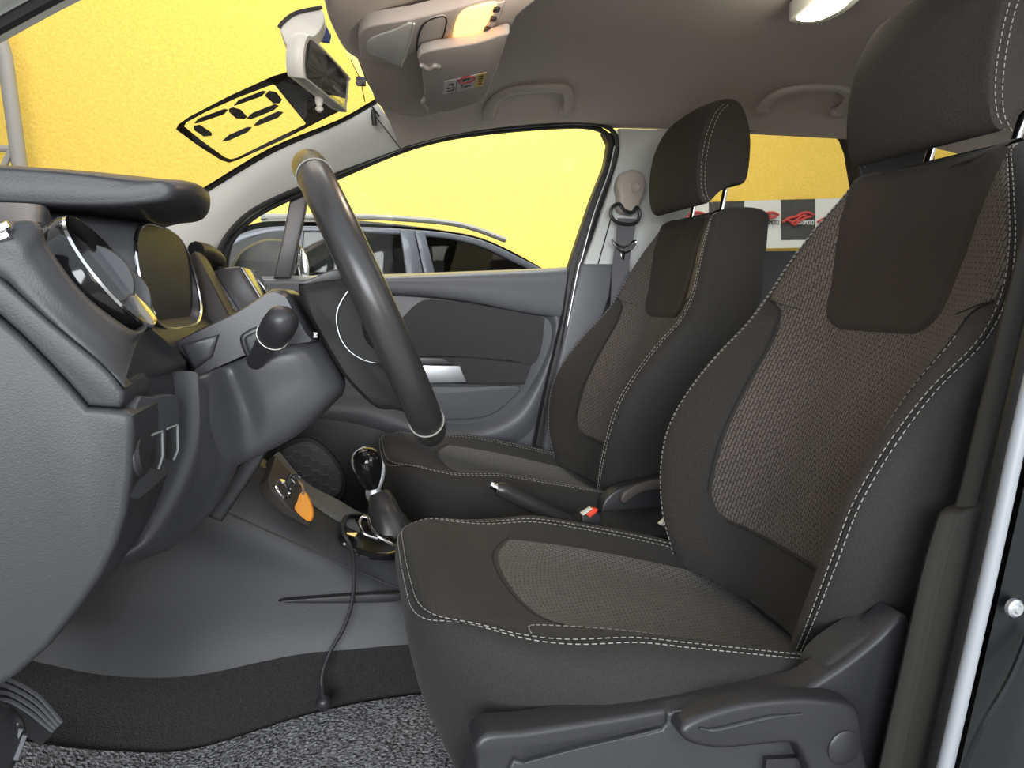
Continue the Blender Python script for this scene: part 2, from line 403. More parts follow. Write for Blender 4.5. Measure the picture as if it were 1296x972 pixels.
# dark ceramic border along the passenger edge
band = []
for p in smooth(e_pass, 4): band.append([p+Vector((0, .012, -.004)), p+Vector((-.005, -.006, .004))])
b = MB(); b.grid(band); b.grid([[q+Vector((0, 0, -.004)) for q in r] for r in band]); struct(b.obj('trim_windshield_border', rubm))

# passenger A pillar trim ------------------------------------------------------
upx = [(478, 131), (430, 158), (345, 195), (262, 245), (185, 292), (120, 335)]
uy = [.56, .575, .60, .62, .64, .66]
lpx = [(512, 186), (430, 219), (335, 262), (272, 318), (255, 345), (235, 380)]
ly = [.635, .64, .65, .66, .665, .67]
U = [P(a, c, y) for (a, c), y in zip(upx, uy)]; Lw = [P(a, c, y) for (a, c), y in zip(lpx, ly)]
g = Grid([[u+Vector((0, .02, .0)), u, u.lerp(l, .35)+Vector((0, -.014, 0)), u.lerp(l, .7)+Vector((0, -.012, 0)), l, l+Vector((0, .03, 0))] for u, l in zip(U, Lw)])
b = MB(); b.surf(g, 5, 5); ap = struct(tag(b.obj('trim_front_pillar', trimm), 'pale grey pillar trim between windshield and passenger window', 'pillar trim'))
b = MB(); b.tube([P(476, 150, .575)+Vector((0, -.012, 0)), P(490, 168, .60)+Vector((0, -.014, 0)), P(507, 188, .63)], .0012, 6); b.obj('seam', seamm, ap)

# driver side front pillar in the top left corner ---------------------------------
dpx = [(-60, 86), (0, 55), (85, 9), (180, -36), (300, -85)]
q1 = [P(a, c, -.53) for a, c in dpx]; q2 = [P(a-12, c-34, -.57) for a, c in dpx]; q3 = [P(a-20, c-75, -.62) for a, c in dpx]
g = Grid([[a+Vector((0, .012, .03)), a, (a+b_)/2+Vector((0, -.006, -.004)), b_, (b_+c_)/2, c_] for a, b_, c_ in zip(q1, q2, q3)])
b = MB(); b.surf(g, 4, 4); struct(tag(b.obj('trim_driver_pillar', trimm), 'dark edged pillar trim crossing the top left corner', 'pillar trim'))
b = MB(); b.tube(smooth([P(a-8, c-20, -.56) for a, c in dpx], 4), .007, 8); struct(b.obj('trim_driver_pillar_seal', rubm))

# passenger window rubber seals and frame -----------------------------------------
dr = sthing('door_1', (.2, .70, .3), 'grey passenger door with fabric insert and silver handle', 'car door')
sealpath = Pl([(283, 352), (284, 325), (300, 295), (335, 266), (430, 223), (505, 192), (560, 176), (620, 167), (690, 161), (740, 160), (764, 167), (773, 182), (768, 210), (752, 250), (735, 300), (723, 337)], .66)
b = MB(); b.tube(smooth(sealpath, 6), .0075, 8); struct(b.obj('trim_window_seal', rubm, None))
sp2 = Pl([(272, 340), (277, 318), (296, 288), (333, 259), (430, 217), (505, 187), (560, 171), (620, 163), (690, 157), (742, 155), (772, 163), (781, 182), (776, 212), (760, 252), (744, 300), (731, 340), (712, 440), (690, 590)], .64)
b = MB(); b.tube(smooth(sp2, 6), .0065, 8); struct(b.obj('trim_door_opening_seal', rubm))
sp3 = Pl([(778, 185), (770, 220), (752, 270), (737, 325), (731, 345), (715, 430), (690, 575)], .63)
b = MB(); b.tube(smooth(sp3, 6), .0016, 8); struct(b.obj('trim_door_opening_lip', silverm))
b = MB(); b.slab(Pl([(764, 167), (781, 168), (786, 190), (779, 215), (760, 270), (745, 320), (738, 345), (718, 440), (695, 590), (672, 590), (694, 480), (713, 400), (721, 337), (733, 300), (750, 250), (766, 210), (771, 182)], .65), (0, .03, 0), .004); struct(tag(b.obj('trim_door_gap_seal', rubm), 'black rubber seals between passenger door and middle pillar', 'seal'))

# door panel ------------------------------------------------------------------------
YD = .70
dl = [(240, 352), (340, 350), (430, 349), (600, 345), (700, 341), (727, 339), (716, 420), (697, 500), (672, 600), (640, 720), (300, 720), (260, 560)]
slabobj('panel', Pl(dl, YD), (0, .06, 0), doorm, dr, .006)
# rounded top ledge standing proud of the panel
top_a = [(300, 350), (430, 348), (520, 346), (600, 343), (680, 340), (726, 337)]
bot_a = [(300, 374), (430, 372), (510, 371), (590, 379), (660, 392), (716, 400)]
ga = [P(a, c, YD+.03) for a, c in top_a]; gm = [P(a, c+4, YD-.03) for a, c in top_a]; gb = [P(a, c, YD-.028) for a, c in bot_a]; gc = [P(a, c+4, YD+.0) for a, c in bot_a]
g = Grid([[a, m_, m_.lerp(b_, .5)+Vector((0, -.006, 0)), b_, c_] for a, m_, b_, c_ in zip(ga, gm, gb, gc)])
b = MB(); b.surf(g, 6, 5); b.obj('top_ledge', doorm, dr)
# right and lower frame band sweeping round the insert
b = MB(); g = Grid([[P(o_[0], o_[1], YD), P((o_[0]*2+i_[0])/3, (o_[1]*2+i_[1])/3, YD-.022), P((o_[0]+i_[0]*2)/3, (o_[1]+i_[1]*2)/3, YD-.022), P(i_[0], i_[1], YD)] for o_, i_ in
    [((725, 340), (640, 388)), ((716, 385), (690, 402)), ((712, 420), (698, 425)), ((704, 455), (688, 458)), ((694, 500), (670, 490)), ((670, 548), (650, 515)), ((620, 572), (622, 531)), ((565, 572), (585, 536)), ((505, 560), (540, 530)), ((440, 545), (480, 505)), ((380, 535), (400, 500))]])
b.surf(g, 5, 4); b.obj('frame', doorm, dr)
ins = [(470, 445), (512, 400), (528, 385), (545, 379), (600, 385), (682, 400), (688, 412), (685, 440), (674, 461), (640, 456), (560, 451), (520, 452)]
slabobj('fabric_insert', smooth([P(a, c, YD-.014) for a, c in ins], 3, True), (0, .02, 0), doorc, dr, .004, label='dark fabric insert')
arm = [(545, 452), (600, 453), (673, 461), (664, 486), (590, 486), (560, 484)]
slabobj('armrest', Pl(arm, YD-.03), (0, .04, 0), doorc, dr, .005)
slabobj('door_handle', Pl([(520, 462), (582, 463), (591, 484), (530, 485)], YD-.042), (0, .015, 0), silverm, dr, .002, label='satin silver pull handle')
slabobj('handle_shroud', Pl([(520, 452), (560, 453), (576, 461), (520, 462)], YD-.042), (0, .015, 0), smoothm, dr, .002)
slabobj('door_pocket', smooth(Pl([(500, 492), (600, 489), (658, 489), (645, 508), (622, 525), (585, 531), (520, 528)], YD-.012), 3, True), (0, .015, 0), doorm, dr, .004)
# lower front dark area with the speaker
slabobj('lower_panel', smooth(Pl([(300, 560), (395, 508), (430, 511), (530, 552), (560, 575), (600, 640), (480, 700), (300, 700)], YD-.016), 2, True), (0, .02, 0), blackm, dr, .008)
lp = [(345, 585), (352, 567), (372, 556), (392, 554), (412, 566), (428, 585), (438, 605), (437, 625), (428, 634), (400, 640), (350, 620)]
spk = slabobj('speaker', smooth(Pl(lp, YD-.028), 4, True), (0, .012, 0), dashm, dr, .004)
cx = sum(a for a, c in lp)/len(lp); cy = sum(c for a, c in lp)/len(lp)
lp2 = [(cx+(a-cx)*.86, cy+(c-cy)*.86) for a, c in lp]
gm_ = bpy.data.materials.new('speaker mesh'); gm_.use_nodes = True; nt = gm_.node_tree; bs = nt.nodes['Principled BSDF']; bs.inputs['Roughness'].default_value = .5
tc = nt.nodes.new('ShaderNodeTexCoord'); mp = nt.nodes.new('ShaderNodeMapping'); mp.inputs['Rotation'].default_value = (pi/2, 0, 0); br = nt.nodes.new('ShaderNodeTexBrick')
br.offset = .5; br.inputs['Scale'].default_value = 1; br.inputs['Brick Width'].default_value = .004; br.inputs['Row Height'].default_value = .0036; br.inputs['Mortar Size'].default_value = .0006
br.inputs['Color1'].default_value = (.004, .004, .004, 1); br.inputs['Color2'].default_value = (.004, .004, .004, 1); br.inputs['Mortar'].default_value = (.22, .22, .23, 1)
nt.links.new(tc.outputs['Object'], mp.inputs[0]); nt.links.new(mp.outputs[0], br.inputs['Vector']); nt.links.new(br.outputs['Color'], bs.inputs['Base Color'])
gr = slabobj('grille', smooth(Pl(lp2, YD-.031), 4, True), (0, .006, 0), gm_, spk, .002)
b = MB(); hx = .0155
cc = P(388, 596, YD-.0325); inside = smooth(Pl(lp2, YD-.031), 4, True)
def inpoly(x, z, poly):
    r = False; n = len(poly)
    for i in range(n):
        a, c = poly[i], poly[i-1]
        if (a.z > z) != (c.z > z) and x < (c.x-a.x)*(z-a.z)/(c.z-a.z)+a.x: r = not r
    return r
for i in range(-7, 8):
    for j in range(-7, 8):
        ox = cc.x+hx*1.5*i; oz = cc.z+hx*math.sqrt(3)*(j+.5*(i % 2))
        for k in range(3):
            a0 = pi/3*k; p0 = Vector((ox+hx*cos(a0), cc.y, oz+hx*sin(a0))); p1 = Vector((ox+hx*cos(a0+pi/3), cc.y, oz+hx*sin(a0+pi/3)))
            if inpoly(p0.x, p0.z, inside) and inpoly(p1.x, p1.z, inside): b.tube([p0, p1], .0011, 5)
b.obj('hexagon_ribs', silverm, spk)
# quarter light post and glass
slabobj('window_post', Pl([(367, 250), (390, 238), (387, 266), (368, 352), (346, 352), (358, 300)], .67), (0, .025, 0), smoothm, dr, .004)
b = MB(); b.slab(Pl([(283, 352), (284, 325), (300, 295), (335, 266), (378, 246), (360, 300), (348, 352)], .675), (0, .004, 0), 0); b.obj('quarter_glass', gl_side, dr)
b = MB(); b.slab(smooth(Pl([(366, 350), (380, 290), (392, 240), (430, 223), (505, 192), (560, 176), (620, 167), (690, 161), (740, 160), (762, 168), (771, 182), (768, 210), (752, 250), (735, 300), (722, 337)], .68), 2, True)[:], (0, .004, 0), 0)
struct(tag(b.obj('window_2', gl_side), 'clear passenger door window', 'window'))
slabobj('mirror_sail', Pl([(262, 350), (266, 330), (284, 300), (296, 292), (288, 325), (286, 352)], .665), (0, .03, 0), blackm, dr, .004)

# passenger door mirror outside --------------------------------------------------
wm = thing('door_mirror', 'black outside mirror with bright glass seen through passenger quarter window', 'mirror', P(335, 350, .85))
hs = []
prof = [(388, 338, .0), (384, 322, .1), (376, 308, .2), (355, 303, .3), (330, 304, .4), (305, 318, .5), (294, 335, .6), (294, 350, .7), (330, 362, .8), (380, 362, .9)]
base = smooth([P(a, c, .80) for a, c, _ in prof], 4, True); cen = sum(base, Vector())/len(base)
b = MB(); b.grid([[cen+(p-cen)*k+Vector((0, dy, 0)) for p in base] for k, dy in ((.9, -.01), (1, .0), (1.02, .06), (.95, .13), (.75, .17))], cu=True, cap=True)
b.obj('housing', paintm, wm)
slabobj('mirror_glass', [P(371, 352, .775), P(376, 318, .775), P(383, 325, .80), P(389, 350, .80)], (-.004, 0, 0), mirm, wm, 0)
slabobj('edge_trim', smooth([P(380, 352, .785), P(380, 316, .785), P(387, 322, .785), P(391, 338, .785), P(389, 352, .785)], 3, True), (0, .02, 0), chromem, wm, .002)

# passenger B pillar -----------------------------------------------------------------
slabobj('trim_middle_pillar', Pl([(784, 162), (900, 164), (880, 260), (820, 345), (775, 345), (738, 337), (752, 300), (772, 240), (783, 195)], .64), (0, .05, 0), trimm, None, .008)
struct(tag(bpy.data.objects['trim_middle_pillar'], 'pale upper trim of the pillar behind the passenger seat', 'pillar trim'))
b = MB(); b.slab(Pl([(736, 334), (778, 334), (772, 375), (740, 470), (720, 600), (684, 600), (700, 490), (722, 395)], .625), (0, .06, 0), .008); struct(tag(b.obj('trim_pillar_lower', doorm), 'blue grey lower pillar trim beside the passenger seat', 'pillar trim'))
b = MB(); b.tube(Pl([(775, 270), (757, 334)], .637), .0016, 6); struct(b.obj('trim_pillar_groove', seamm))
slabobj('trim_sill', Pl([(672, 600), (800, 600), (900, 760), (300, 760), (280, 690)], .66), (0, .1, 0), blackm, None, .01); struct(bpy.data.objects['trim_sill'])

# seat belt at the passenger pillar -----------------------------------------------------
sb = thing('seat_belt', 'grey seat belt hanging from beige anchor on the passenger side pillar', 'seat belt', P(800, 300, .60))
slabobj('anchor_cover', smooth(Pl([(801, 214), (814, 219), (818, 236), (812, 256), (804, 269), (786, 267), (785, 248), (783, 236), (788, 220)], .60), 4, True), (0, .035, 0), beigem, sb, .010, seg=4)
b = MB(); b.lathe(P(803, 237, .598), (0, -1, 0), [(.013, 0), (.016, .002), (.013, .004), (.009, .001), (.0, .001)], 20); b.obj('bolt_cap', beigem, sb)
b = MB(); b.tube(smooth(Pl([(775, 262), (784, 258), (790, 266), (800, 269), (806, 262), (810, 270), (806, 281), (795, 284), (780, 281), (773, 272)], .598), 3, True), .005, 8, True); b.obj('guide_loop', blackm, sb)
g = Grid([[P(782, 276, .60), P(805, 277, .60)], [P(781, 290, .60), P(804, 290, .60)], [P(780, 305, .60), P(801, 306, .60)], [P(776, 330, .60), P(797, 330, .60)], [P(772, 400, .61), P(792, 400, .61)]])
b = MB(); ro = [[g.at(i/4, j) for j in range(2)] for i in range(17)]; b.grid(ro); b.grid([[p+Vector((0, .0025, 0)) for p in r] for r in ro]); b.obj('webbing', webm, sb)
b = MB(); b.tube(smooth(Pl([(774, 303), (778, 308), (790, 313), (800, 306), (805, 306), (798, 316), (790, 320), (782, 315)], .596), 3, True), .0035, 8, True)
b.slab(Pl([(786, 316), (792, 318), (790, 329), (786, 328)], .596), (0, .004, 0), .001); b.obj('buckle_tongue', chromem, sb)

# rear part of the cabin (behind the seats) ------------------------------------------------
b = MB(); b.slab(Pl([(1066, 163), (1170, 178), (1184, 196), (1184, 330), (1100, 330), (1092, 250), (1082, 190), (1076, 174)], .64), (0, .05, 0), .006); struct(tag(b.obj('trim_rear_pillar', blackm), 'black pillar behind the rear side window', 'pillar trim'))
b = MB(); b.slab(Pl([(1245, 195), (1330, 215), (1330, 330), (1184, 330), (1184, 262), (1270, 240)], .64), (0, .05, 0), .006); struct(b.obj('trim_luggage_pillar', blackm))
b = MB(); b.slab(Pl([(770, 318), (1300, 316), (1300, 620), (690, 620)], .66), (0, .08, 0), .006); struct(b.obj('door_2', blackm))
b = MB(); b.slab(smooth(Pl([(905, 162), (1062, 165), (1076, 176), (1085, 200), (1094, 262), (1096, 330), (880, 330)], .665), 2, True), (0, .004, 0), 0); struct(tag(b.obj('window_3', gl_rear), 'tinted rear door window above the row of banners', 'window'))
b = MB(); b.slab(Pl([(1160, 178), (1250, 195), (1275, 240), (1184, 264)], .66), (0, .004, 0), 0); struct(b.obj('window_4', gl_rear))
b = MB(); b.tube(smooth(Pl([(905, 163), (1062, 166), (1077, 178), (1086, 205), (1095, 262), (1096, 330)], .635), 5), .006, 8); struct(b.obj('trim_rear_window_seal', rubm))
bs_ = thing('rear_bench', 'dark rear bench backrest behind the front seats', 'seat', (1.45, 0, .2))
b = MB(); b.slab(smooth([Vector((1.30, -.62, .2)), Vector((1.36, -.62, .5)), Vector((1.44, -.62, .70)), Vector((1.52, -.62, .72)), Vector((1.56, -.62, .68)), Vector((1.5, -.62, .2))], 4, True), (0, 1.22, 0), .03); b.obj('backrest', facm, bs_)
b = MB(); b.box((1.2, 0, .14), (.5, 1.22, .32), .04); b.obj('cushion', facm, bs_)
b = MB(); b.slab([Vector((2.3, -.66, -.05)), Vector((2.3, .66, -.05)), Vector((2.25, .66, .75)), Vector((2.25, -.66, .75))], (.05, 0, 0), .01); struct(b.obj('wall_rear_hatch', blackm))
b = MB(); b.slab([Vector((.75, -.72, -.05)), Vector((2.3, -.72, -.05)), Vector((2.3, -.70, .76)), Vector((.70, -.70, .76))], (0, -.06, 0), .01); struct(b.obj('door_3', blackm))

# car floor ------------------------------------------------------------------------------------
b = MB(); b.box((.9, 0, -.06), (3.4, 1.5, .08), .0); struct(b.obj('floor_cabin', carpm))
b = MB(); b.slab([Vector((-.80, -.68, -.05)), Vector((-.80, .68, -.05)), Vector((-.80, .68, .75)), Vector((-.80, -.68, .75))], (-.04, 0, 0), 0); struct(b.obj('wall_front', blackm))
b = MB(); g = Grid([[Vector((-.8, y, .30)), Vector((-.62, y, .14)), Vector((-.48, y, .04)), Vector((-.3, y, -.018)), Vector((.2, y, -.018))] for y in (-.68, -.2, .68)]); b.surf(g, 2, 5); struct(b.obj('floor_carpet', carpm))

# ================================================================== centre console
con = thing('centre_console', 'dark grey centre console running between the front footwells', 'console', (0, 0, .05))
rowsP = [
 [(160, 560, -.10), (260, 560, -.09), (338, 583, -.08), (392, 636, -.085), (450, 672, -.09), (500, 692, -.09), (540, 705, -.09)],
 [(150, 575, -.15), (250, 575, -.14), (330, 597, -.125), (385, 655, -.125), (445, 690, -.13), (500, 708, -.13), (540, 720, -.13)],
 [(130, 610, -.18), (215, 620, -.175), (298, 654, -.165), (390, 695, -.16), (470, 730, -.155), (500, 742, -.155), (540, 748, -.155)],
 [(110, 680, -.19), (210, 690, -.175), (300, 720, -.17), (390, 740, -.17), (470, 762, -.17), (500, 766, -.17), (540, 773, -.17)],
 [(60, 770, -.21), (170, 775, -.195), (270, 790, -.18), (380, 795, -.18), (460, 795, -.18), (500, 795, -.18), (540, 798, -.18)],
 [(25, 836, -.235), (130, 857, -.215), (240, 858, -.195), (370, 832, -.19), (450, 824, -.19), (500, 820, -.19), (540, 817, -.19)],
]
g = Grid([[P(*q) for q in r] for r in rowsP]); b = MB(); b.surf(g, 6, 6); b.obj('side_panel', dashm, con, sharp=60)
CONG = g
# carpeted lower flank between console and mat
rc = [[P(20, 832, -.236), P(130, 855, -.216), P(240, 856, -.196), P(370, 830, -.191), P(450, 822, -.191), P(520, 816, -.191), P(640, 812, -.191)],
      [P(15, 880, -.255), P(130, 900, -.235), P(240, 900, -.215), P(370, 866, -.205), P(450, 855, -.2), P(520, 850, -.2), P(640, 850, -.2)],
      [P(30, 940, -.30), P(150, 953, -.262), P(250, 949, -.235), P(400, 904, -.215), P(450, 893, -.21), P(530, 881, -.21), P(640, 880, -.21)]]
g = Grid(rc + [[p+Vector((0, -.03, -.05)) for p in rc[-1]]]); b = MB(); b.surf(g, 6, 6); struct(tag(b.obj('trim_tunnel_carpet', carpm), 'black carpet strip under the console side', 'carpet'))
# top of the console
rt = [[P(338, 583, -.082), P(392, 636, -.087), P(450, 672, -.092), P(520, 700, -.092), P(640, 720, -.092)],
      [P(343, 580, -.06), P(394, 628, -.06), P(450, 662, -.06), P(520, 694, -.06), P(640, 715, -.06)],
      [P(352, 572, .05), P(388, 611, .05), P(430, 634, .05), P(475, 657, .05), P(600, 700, .05)],
      [P(356, 574, .08), P(392, 616, .08), P(434, 640, .08), P(478, 664, .08), P(600, 710, .08)]]
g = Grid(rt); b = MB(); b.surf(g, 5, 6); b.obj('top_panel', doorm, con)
b = MB(); b.surf(Grid([[p+Vector((0, .01, 0)) for p in rt[3]], [p+Vector((0, .05, -.25)) for p in rt[3]]]), 2, 4); b.obj('far_side_panel', dashm, con)
b = MB(); b.box((.44, 0, .15), (.62, .165, .20), .02); b.obj('rear_box', blackm, con)
# ignition panel
ipn = (P(384, 617, -.055)-P(341, 580, -.075)).cross(P(334, 622, -.128)-P(341, 580, -.075)).normalized()
if ipn.dot(CAM-P(353, 622, -.118)) < 0: ipn = -ipn
ipp = [P(341, 581, -.095), P(384, 617, -.095), P(401, 655, -.13), P(394, 663, -.138), P(362, 647, -.145), P(334, 624, -.145), P(331, 612, -.14)]
ipc = sum(ipp, Vector())/len(ipp)
ip = slabobj('ignition_panel', [p-ipn*((p-ipc).dot(ipn))+ipn*.006 for p in ipp], -ipn*.02, brownm, con, .002, label='brown black ignition panel')
b = MB(); c = PP(354, 622, ipc, ipn)+ipn*.0055; b.lathe(c, ipn, [(.016, -.002), (.017, .003), (.013, .004), (.011, .0), (.0, -.001)], 24); b.obj('socket', chromem, con)
b = MB(); b.slab(smooth([P(352, 762, -.188), P(400, 757, -.185), P(500, 752, -.182), P(500, 762, -.182), P(400, 764, -.185)], 3, True), (0, .01, 0), .002); b.obj('crease_shadow', blackm, con)  # dark strip painting the crease together with its shadow
b = MB(); b.tube(smooth([CONG.at(2, u)+Vector((0, -.0012, .0006)) for u in (1.6, 2, 3, 4, 5, 5.6)], 5), .0011, 6); b.obj('fold_line', softm, con)
# tray in front of the selector
slabobj('tray_lip', [P(404, 666, -.11), P(438, 650, -.02), P(441, 654, -.02), P(408, 670, -.11)], (0, 0, -.004), blackm, con, .001)
b = MB(); b.tube(smooth([P(436, 688, -.135), P(434, 667, -.115), P(440, 654, -.055), P(462, 656, -.01), P(476, 671, -.03), P(500, 685, -.09), P(510, 695, -.125), P(480, 704, -.14)], 5, True), .0045, 8, True); b.obj('cupholder_rim', pianom, con)
b = MB(); b.slab(smooth([P(438, 686, -.133), P(440, 659, -.06), P(466, 661, -.02), P(506, 692, -.115), P(480, 702, -.137)], 4, True), (0, 0, -.02), 0)
b.obj('cupholder', pianom, con)
tag(tubeobj('metal_key_ring', [P(478, 682, -.14), P(462, 676, -.14), P(455, 664, -.13), P(458, 655, -.12), P(466, 656, -.12), P(470, 668, -.13), P(480, 680, -.14), P(495, 688, -.142), P(498, 690, -.142)], .0025, chromem), 'chrome wire ring lying in the tray beside the gear lever', 'ring')
tag(slabobj('yellow_card', [P(439, 674, -.15), P(452, 674, -.145), P(449, 678, -.15), P(444, 679, -.15)], (0, 0, -.002), yelab, None, 0), 'small yellow tab among the wires in the console tray', 'tab')

# key with orange fob
ky = thing('car_key', 'car key with orange leather fob hanging from the console ignition', 'key', P(372, 610, -.14))
b = MB(); b.slab(smooth([P(361, 614, -.145), P(366, 600, -.145), P(371, 601, -.145), P(375, 604, -.145), P(366, 617, -.145)], 3, True), (0, .008, 0), .002); b.obj('key_head', blackm, ky)
b = MB(); b.tube(smooth([P(368, 604, -.150), P(376, 601, -.150), P(381, 610, -.150), P(377, 622, -.150), P(373, 612, -.150)], 5, True), .0011, 6, True); b.obj('key_ring', chromem, ky)
b = MB(); b.slab(smooth([P(385, 622, -.152), P(391, 632, -.153), P(395, 645, -.154), P(394, 656, -.155), P(388, 659, -.156), P(373, 645, -.156), P(376, 634, -.154), P(379, 625, -.152)], 4, True), (.002, .004, -.002), .001); b.obj('fob', orangem, ky, label='orange leather fob')
b = MB(); b.tube(smooth([P(378, 608, -.151), P(383, 616, -.152), P(384, 626, -.153)], 4), .002, 6); b.obj('fob_strap', tanm, ky)

# gear selector
gs = thing('gear_selector', 'automatic gear lever with gloss black knob and silver collar', 'gear lever', P(495, 670, .0))
kb = P(466, 590, -.01); R = .021
ax = (P(462, 565, -.01)-P(474, 625, -.01)).normalized()
b = MB(); b.lathe(kb-ax*.045, ax, [(.008, 0), (.014, .008), (.021, .024), (.025, .042), (.0255, .056), (.022, .068), (.014, .076), (.004, .079)], 32, ref=(0, 1, 0), sx=1.0); b.obj('knob', pianom, gs)
b = MB(); b.tube(smooth([kb+ax*.034+Vector((.0, 0, .0)), kb+ax*.024+Vector((.020, 0, 0)), kb+Vector((.0255, 0, 0)), kb-ax*.022+Vector((.020, -.004, 0)), kb-ax*.042+Vector((.009, -.006, 0))], 6), [.0018]*12+[.0035]*13, 8); b.obj('silver_trim', silverm, gs)
b = MB(); b.tube(smooth([kb+ax*.034, kb+ax*.022-Vector((.020, 0, 0)), kb-Vector((.0245, 0, 0)), kb-ax*.016-Vector((.018, .010, 0))], 6), .0026, 8); b.obj('silver_trim', silverm, gs)
b = MB(); b.lathe(kb-ax*.060, ax, [(.012, 0), (.014, .004), (.014, .014), (.011, .02)], 24); b.obj('collar', silverm, gs)
r1 = [P(468, 626, -.02), P(489, 620, -.02), P(490, 619, .02), P(470, 623, .02)]
r2 = [P(469, 655, -.05), P(507, 648, -.05), P(500, 646, .05), P(472, 650, .05)]
r3 = [P(469, 680, -.06), P(530, 685, -.06), P(524, 670, .06), P(472, 668, .06)]
b = MB(); b.grid([smooth(r, 5, True) for r in (r1, [a.lerp(b_, .45)+Vector((0, 0, .004)) for a, b_ in zip(r1, r2)], r2, r3)], cu=True, cap=True); b.obj('gaiter', leatherm, gs)

# charging cable hanging down the console
cb = thing('charging_cable', 'thin black cable hanging from the console tray to the carpet', 'cable', P(410, 893, -.235))
b = MB(); b.tube(smooth([P(438, 655, -.12), P(434, 672, -.145), P(443, 690, -.158), P(448, 720, -.182), P(446, 760, -.195), P(435, 795, -.205), P(418, 825, -.212), P(408, 855, -.225), P(409, 885, -.235)], 8), .0028, 8); b.obj('wire', blackm, cb)
b = MB(); b.tube([P(408, 868, -.228), P(408, 884, -.24)], [.004, .006], 10); b.tube(smooth([P(408, 880, -.238), P(410, 890, -.242), P(411, 900, -.246)], 4), [.006, .009, .011, .012, .012, .011, .010, .008, .005], 12); b.obj('plug', blackm, cb)

# handbrake and belt buckles between the seats
hb = thing('handbrake', 'black handbrake lever with chrome tip between the seats', 'handbrake', P(660, 640, -.02))
b = MB(); b.tube(smooth([P(628, 618, -.02), P(640, 622, -.02), P(662, 633, -.02), P(700, 652, -.02), P(740, 668, -.02)], 4), [.011, .0125, .014]+[.0145]*14, 14); b.obj('grip', leatherm, hb)
b = MB(); b.tube([P(620, 613, -.02), P(629, 618, -.02)], [.007, .009], 12); b.obj('release_button', chromem, hb)
def buckle(pt, lab, red=True):
    t = thing('belt_buckle', lab, 'buckle', pt, None)
    return t
bk = thing('belt_buckle', 'seat belt buckle with red release button beside the handbrake', 'buckle', P(748, 655, -.10))
b = MB(); b.slab([P(736, 650, -.10), P(749, 643, -.10), P(762, 655, -.10), P(756, 680, -.10), P(738, 672, -.10)], (0, .012, 0), .003); b.obj('housing', blackm, bk)
b = MB(); b.slab([P(742, 651, -.104), P(752, 644, -.104), P(757, 645, -.104), P(755, 649, -.104), P(747, 655, -.104)], (0, .012, 0), .001); b.obj('release_button', redm, bk)
b = MB(); b.slab([P(736, 651, -.106), P(748, 643, -.106), P(750, 644, -.106), P(739, 652, -.106)], (0, .010, 0), 0); b.obj('slot_plate', creamm, bk)
tag(slabobj('belt_stalk', [P(835, 664, -.10), P(846, 654, -.10), P(849, 656, -.10), P(840, 666, -.10)], (0, .01, 0), creamm, None, .001), 'pale metal belt stalk at the driver seat hinge', 'stalk')

# ================================================================== floor mat and pedals
fr_ = [P(-40, 915, -.31), P(30, 938, -.31), P(150, 951, -.27), P(250, 947, -.245), P(400, 902, -.225), P(530, 879, -.22), P(680, 870, -.22)]
rows = [[p.copy() for p in fr_]]
for k in (1, 2, 3, 4): rows.append([Vector((p.x, p.y+(-.72-p.y)*k/4, max(.0, p.z*(1-.1*k)))) for p in fr_])
g = Grid(rows); b = MB(); b.surf(g, 8, 8); mt = tag(b.obj('floor_mat', matm), 'grey looped pile mat in the driver footwell', 'mat')
# brake pedal
pd = thing('brake_pedal', 'black ribbed brake pedal at the lower left corner', 'pedal', P(40, 885, -.42))
pa = [P(-20, 850, -.50), P(12, 860, -.47), P(45, 878, -.45), P(66, 900, -.44), P(78, 915, -.435)]
pb = [P(-20, 893, -.50), P(8, 890, -.47), P(35, 905, -.45), P(52, 918, -.44), P(65, 928, -.435)]
sa, sb2 = smooth(pa, 5), smooth(pb, 5)
b = MB(); th = Vector((-.012, .0, -.014)); b.grid([sa, sb2]); b.grid([[p+th for p in sa], [p+th for p in sb2]]); b.grid([sb2, [p+th for p in sb2]]); b.grid([sa, [p+th for p in sa]]); b.grid([[sa[-1], sb2[-1]], [sa[-1]+th, sb2[-1]+th]]); b.obj('pad', rubm, pd, sharp=30)
b = MB()
for k in (.08, .36, .64, .92): b.tube([a.lerp(c, k)+Vector((.001, -.001, .002)) for a, c in zip(sa, sb2)], .0022, 6)
b.obj('ribs', doorm, pd)
b = MB(); b.tube(smooth([P(25, 885, -.43), P(10, 840, -.40)+Vector((-.06, 0, .02)), P(0, 780, -.38)+Vector((-.12, 0, .05))], 4), .009, 10); b.obj('arm', blackm, pd)
pd2 = thing('clutch_footrest', 'dark ribbed footrest below the brake pedal', 'footrest', P(15, 940, -.55))
ft = [P(-60, 880, -.62), P(0, 884, -.57), P(22, 896, -.56), P(36, 925, -.56), P(20, 965, -.56), P(-10, 1010, -.58), P(-60, 1010, -.6)]
b = MB(); b.slab(smooth(ft, 3, True), (-.02, .03, -.03), .006); b.obj('pad', blackm, pd2)
b = MB()
for k in range(5): b.tube([P(12+k*5, 898+k*8, -.562), P(-8+k*7, 925+k*9, -.566)], .0022, 6)
b.obj('ribs', doorm, pd2)

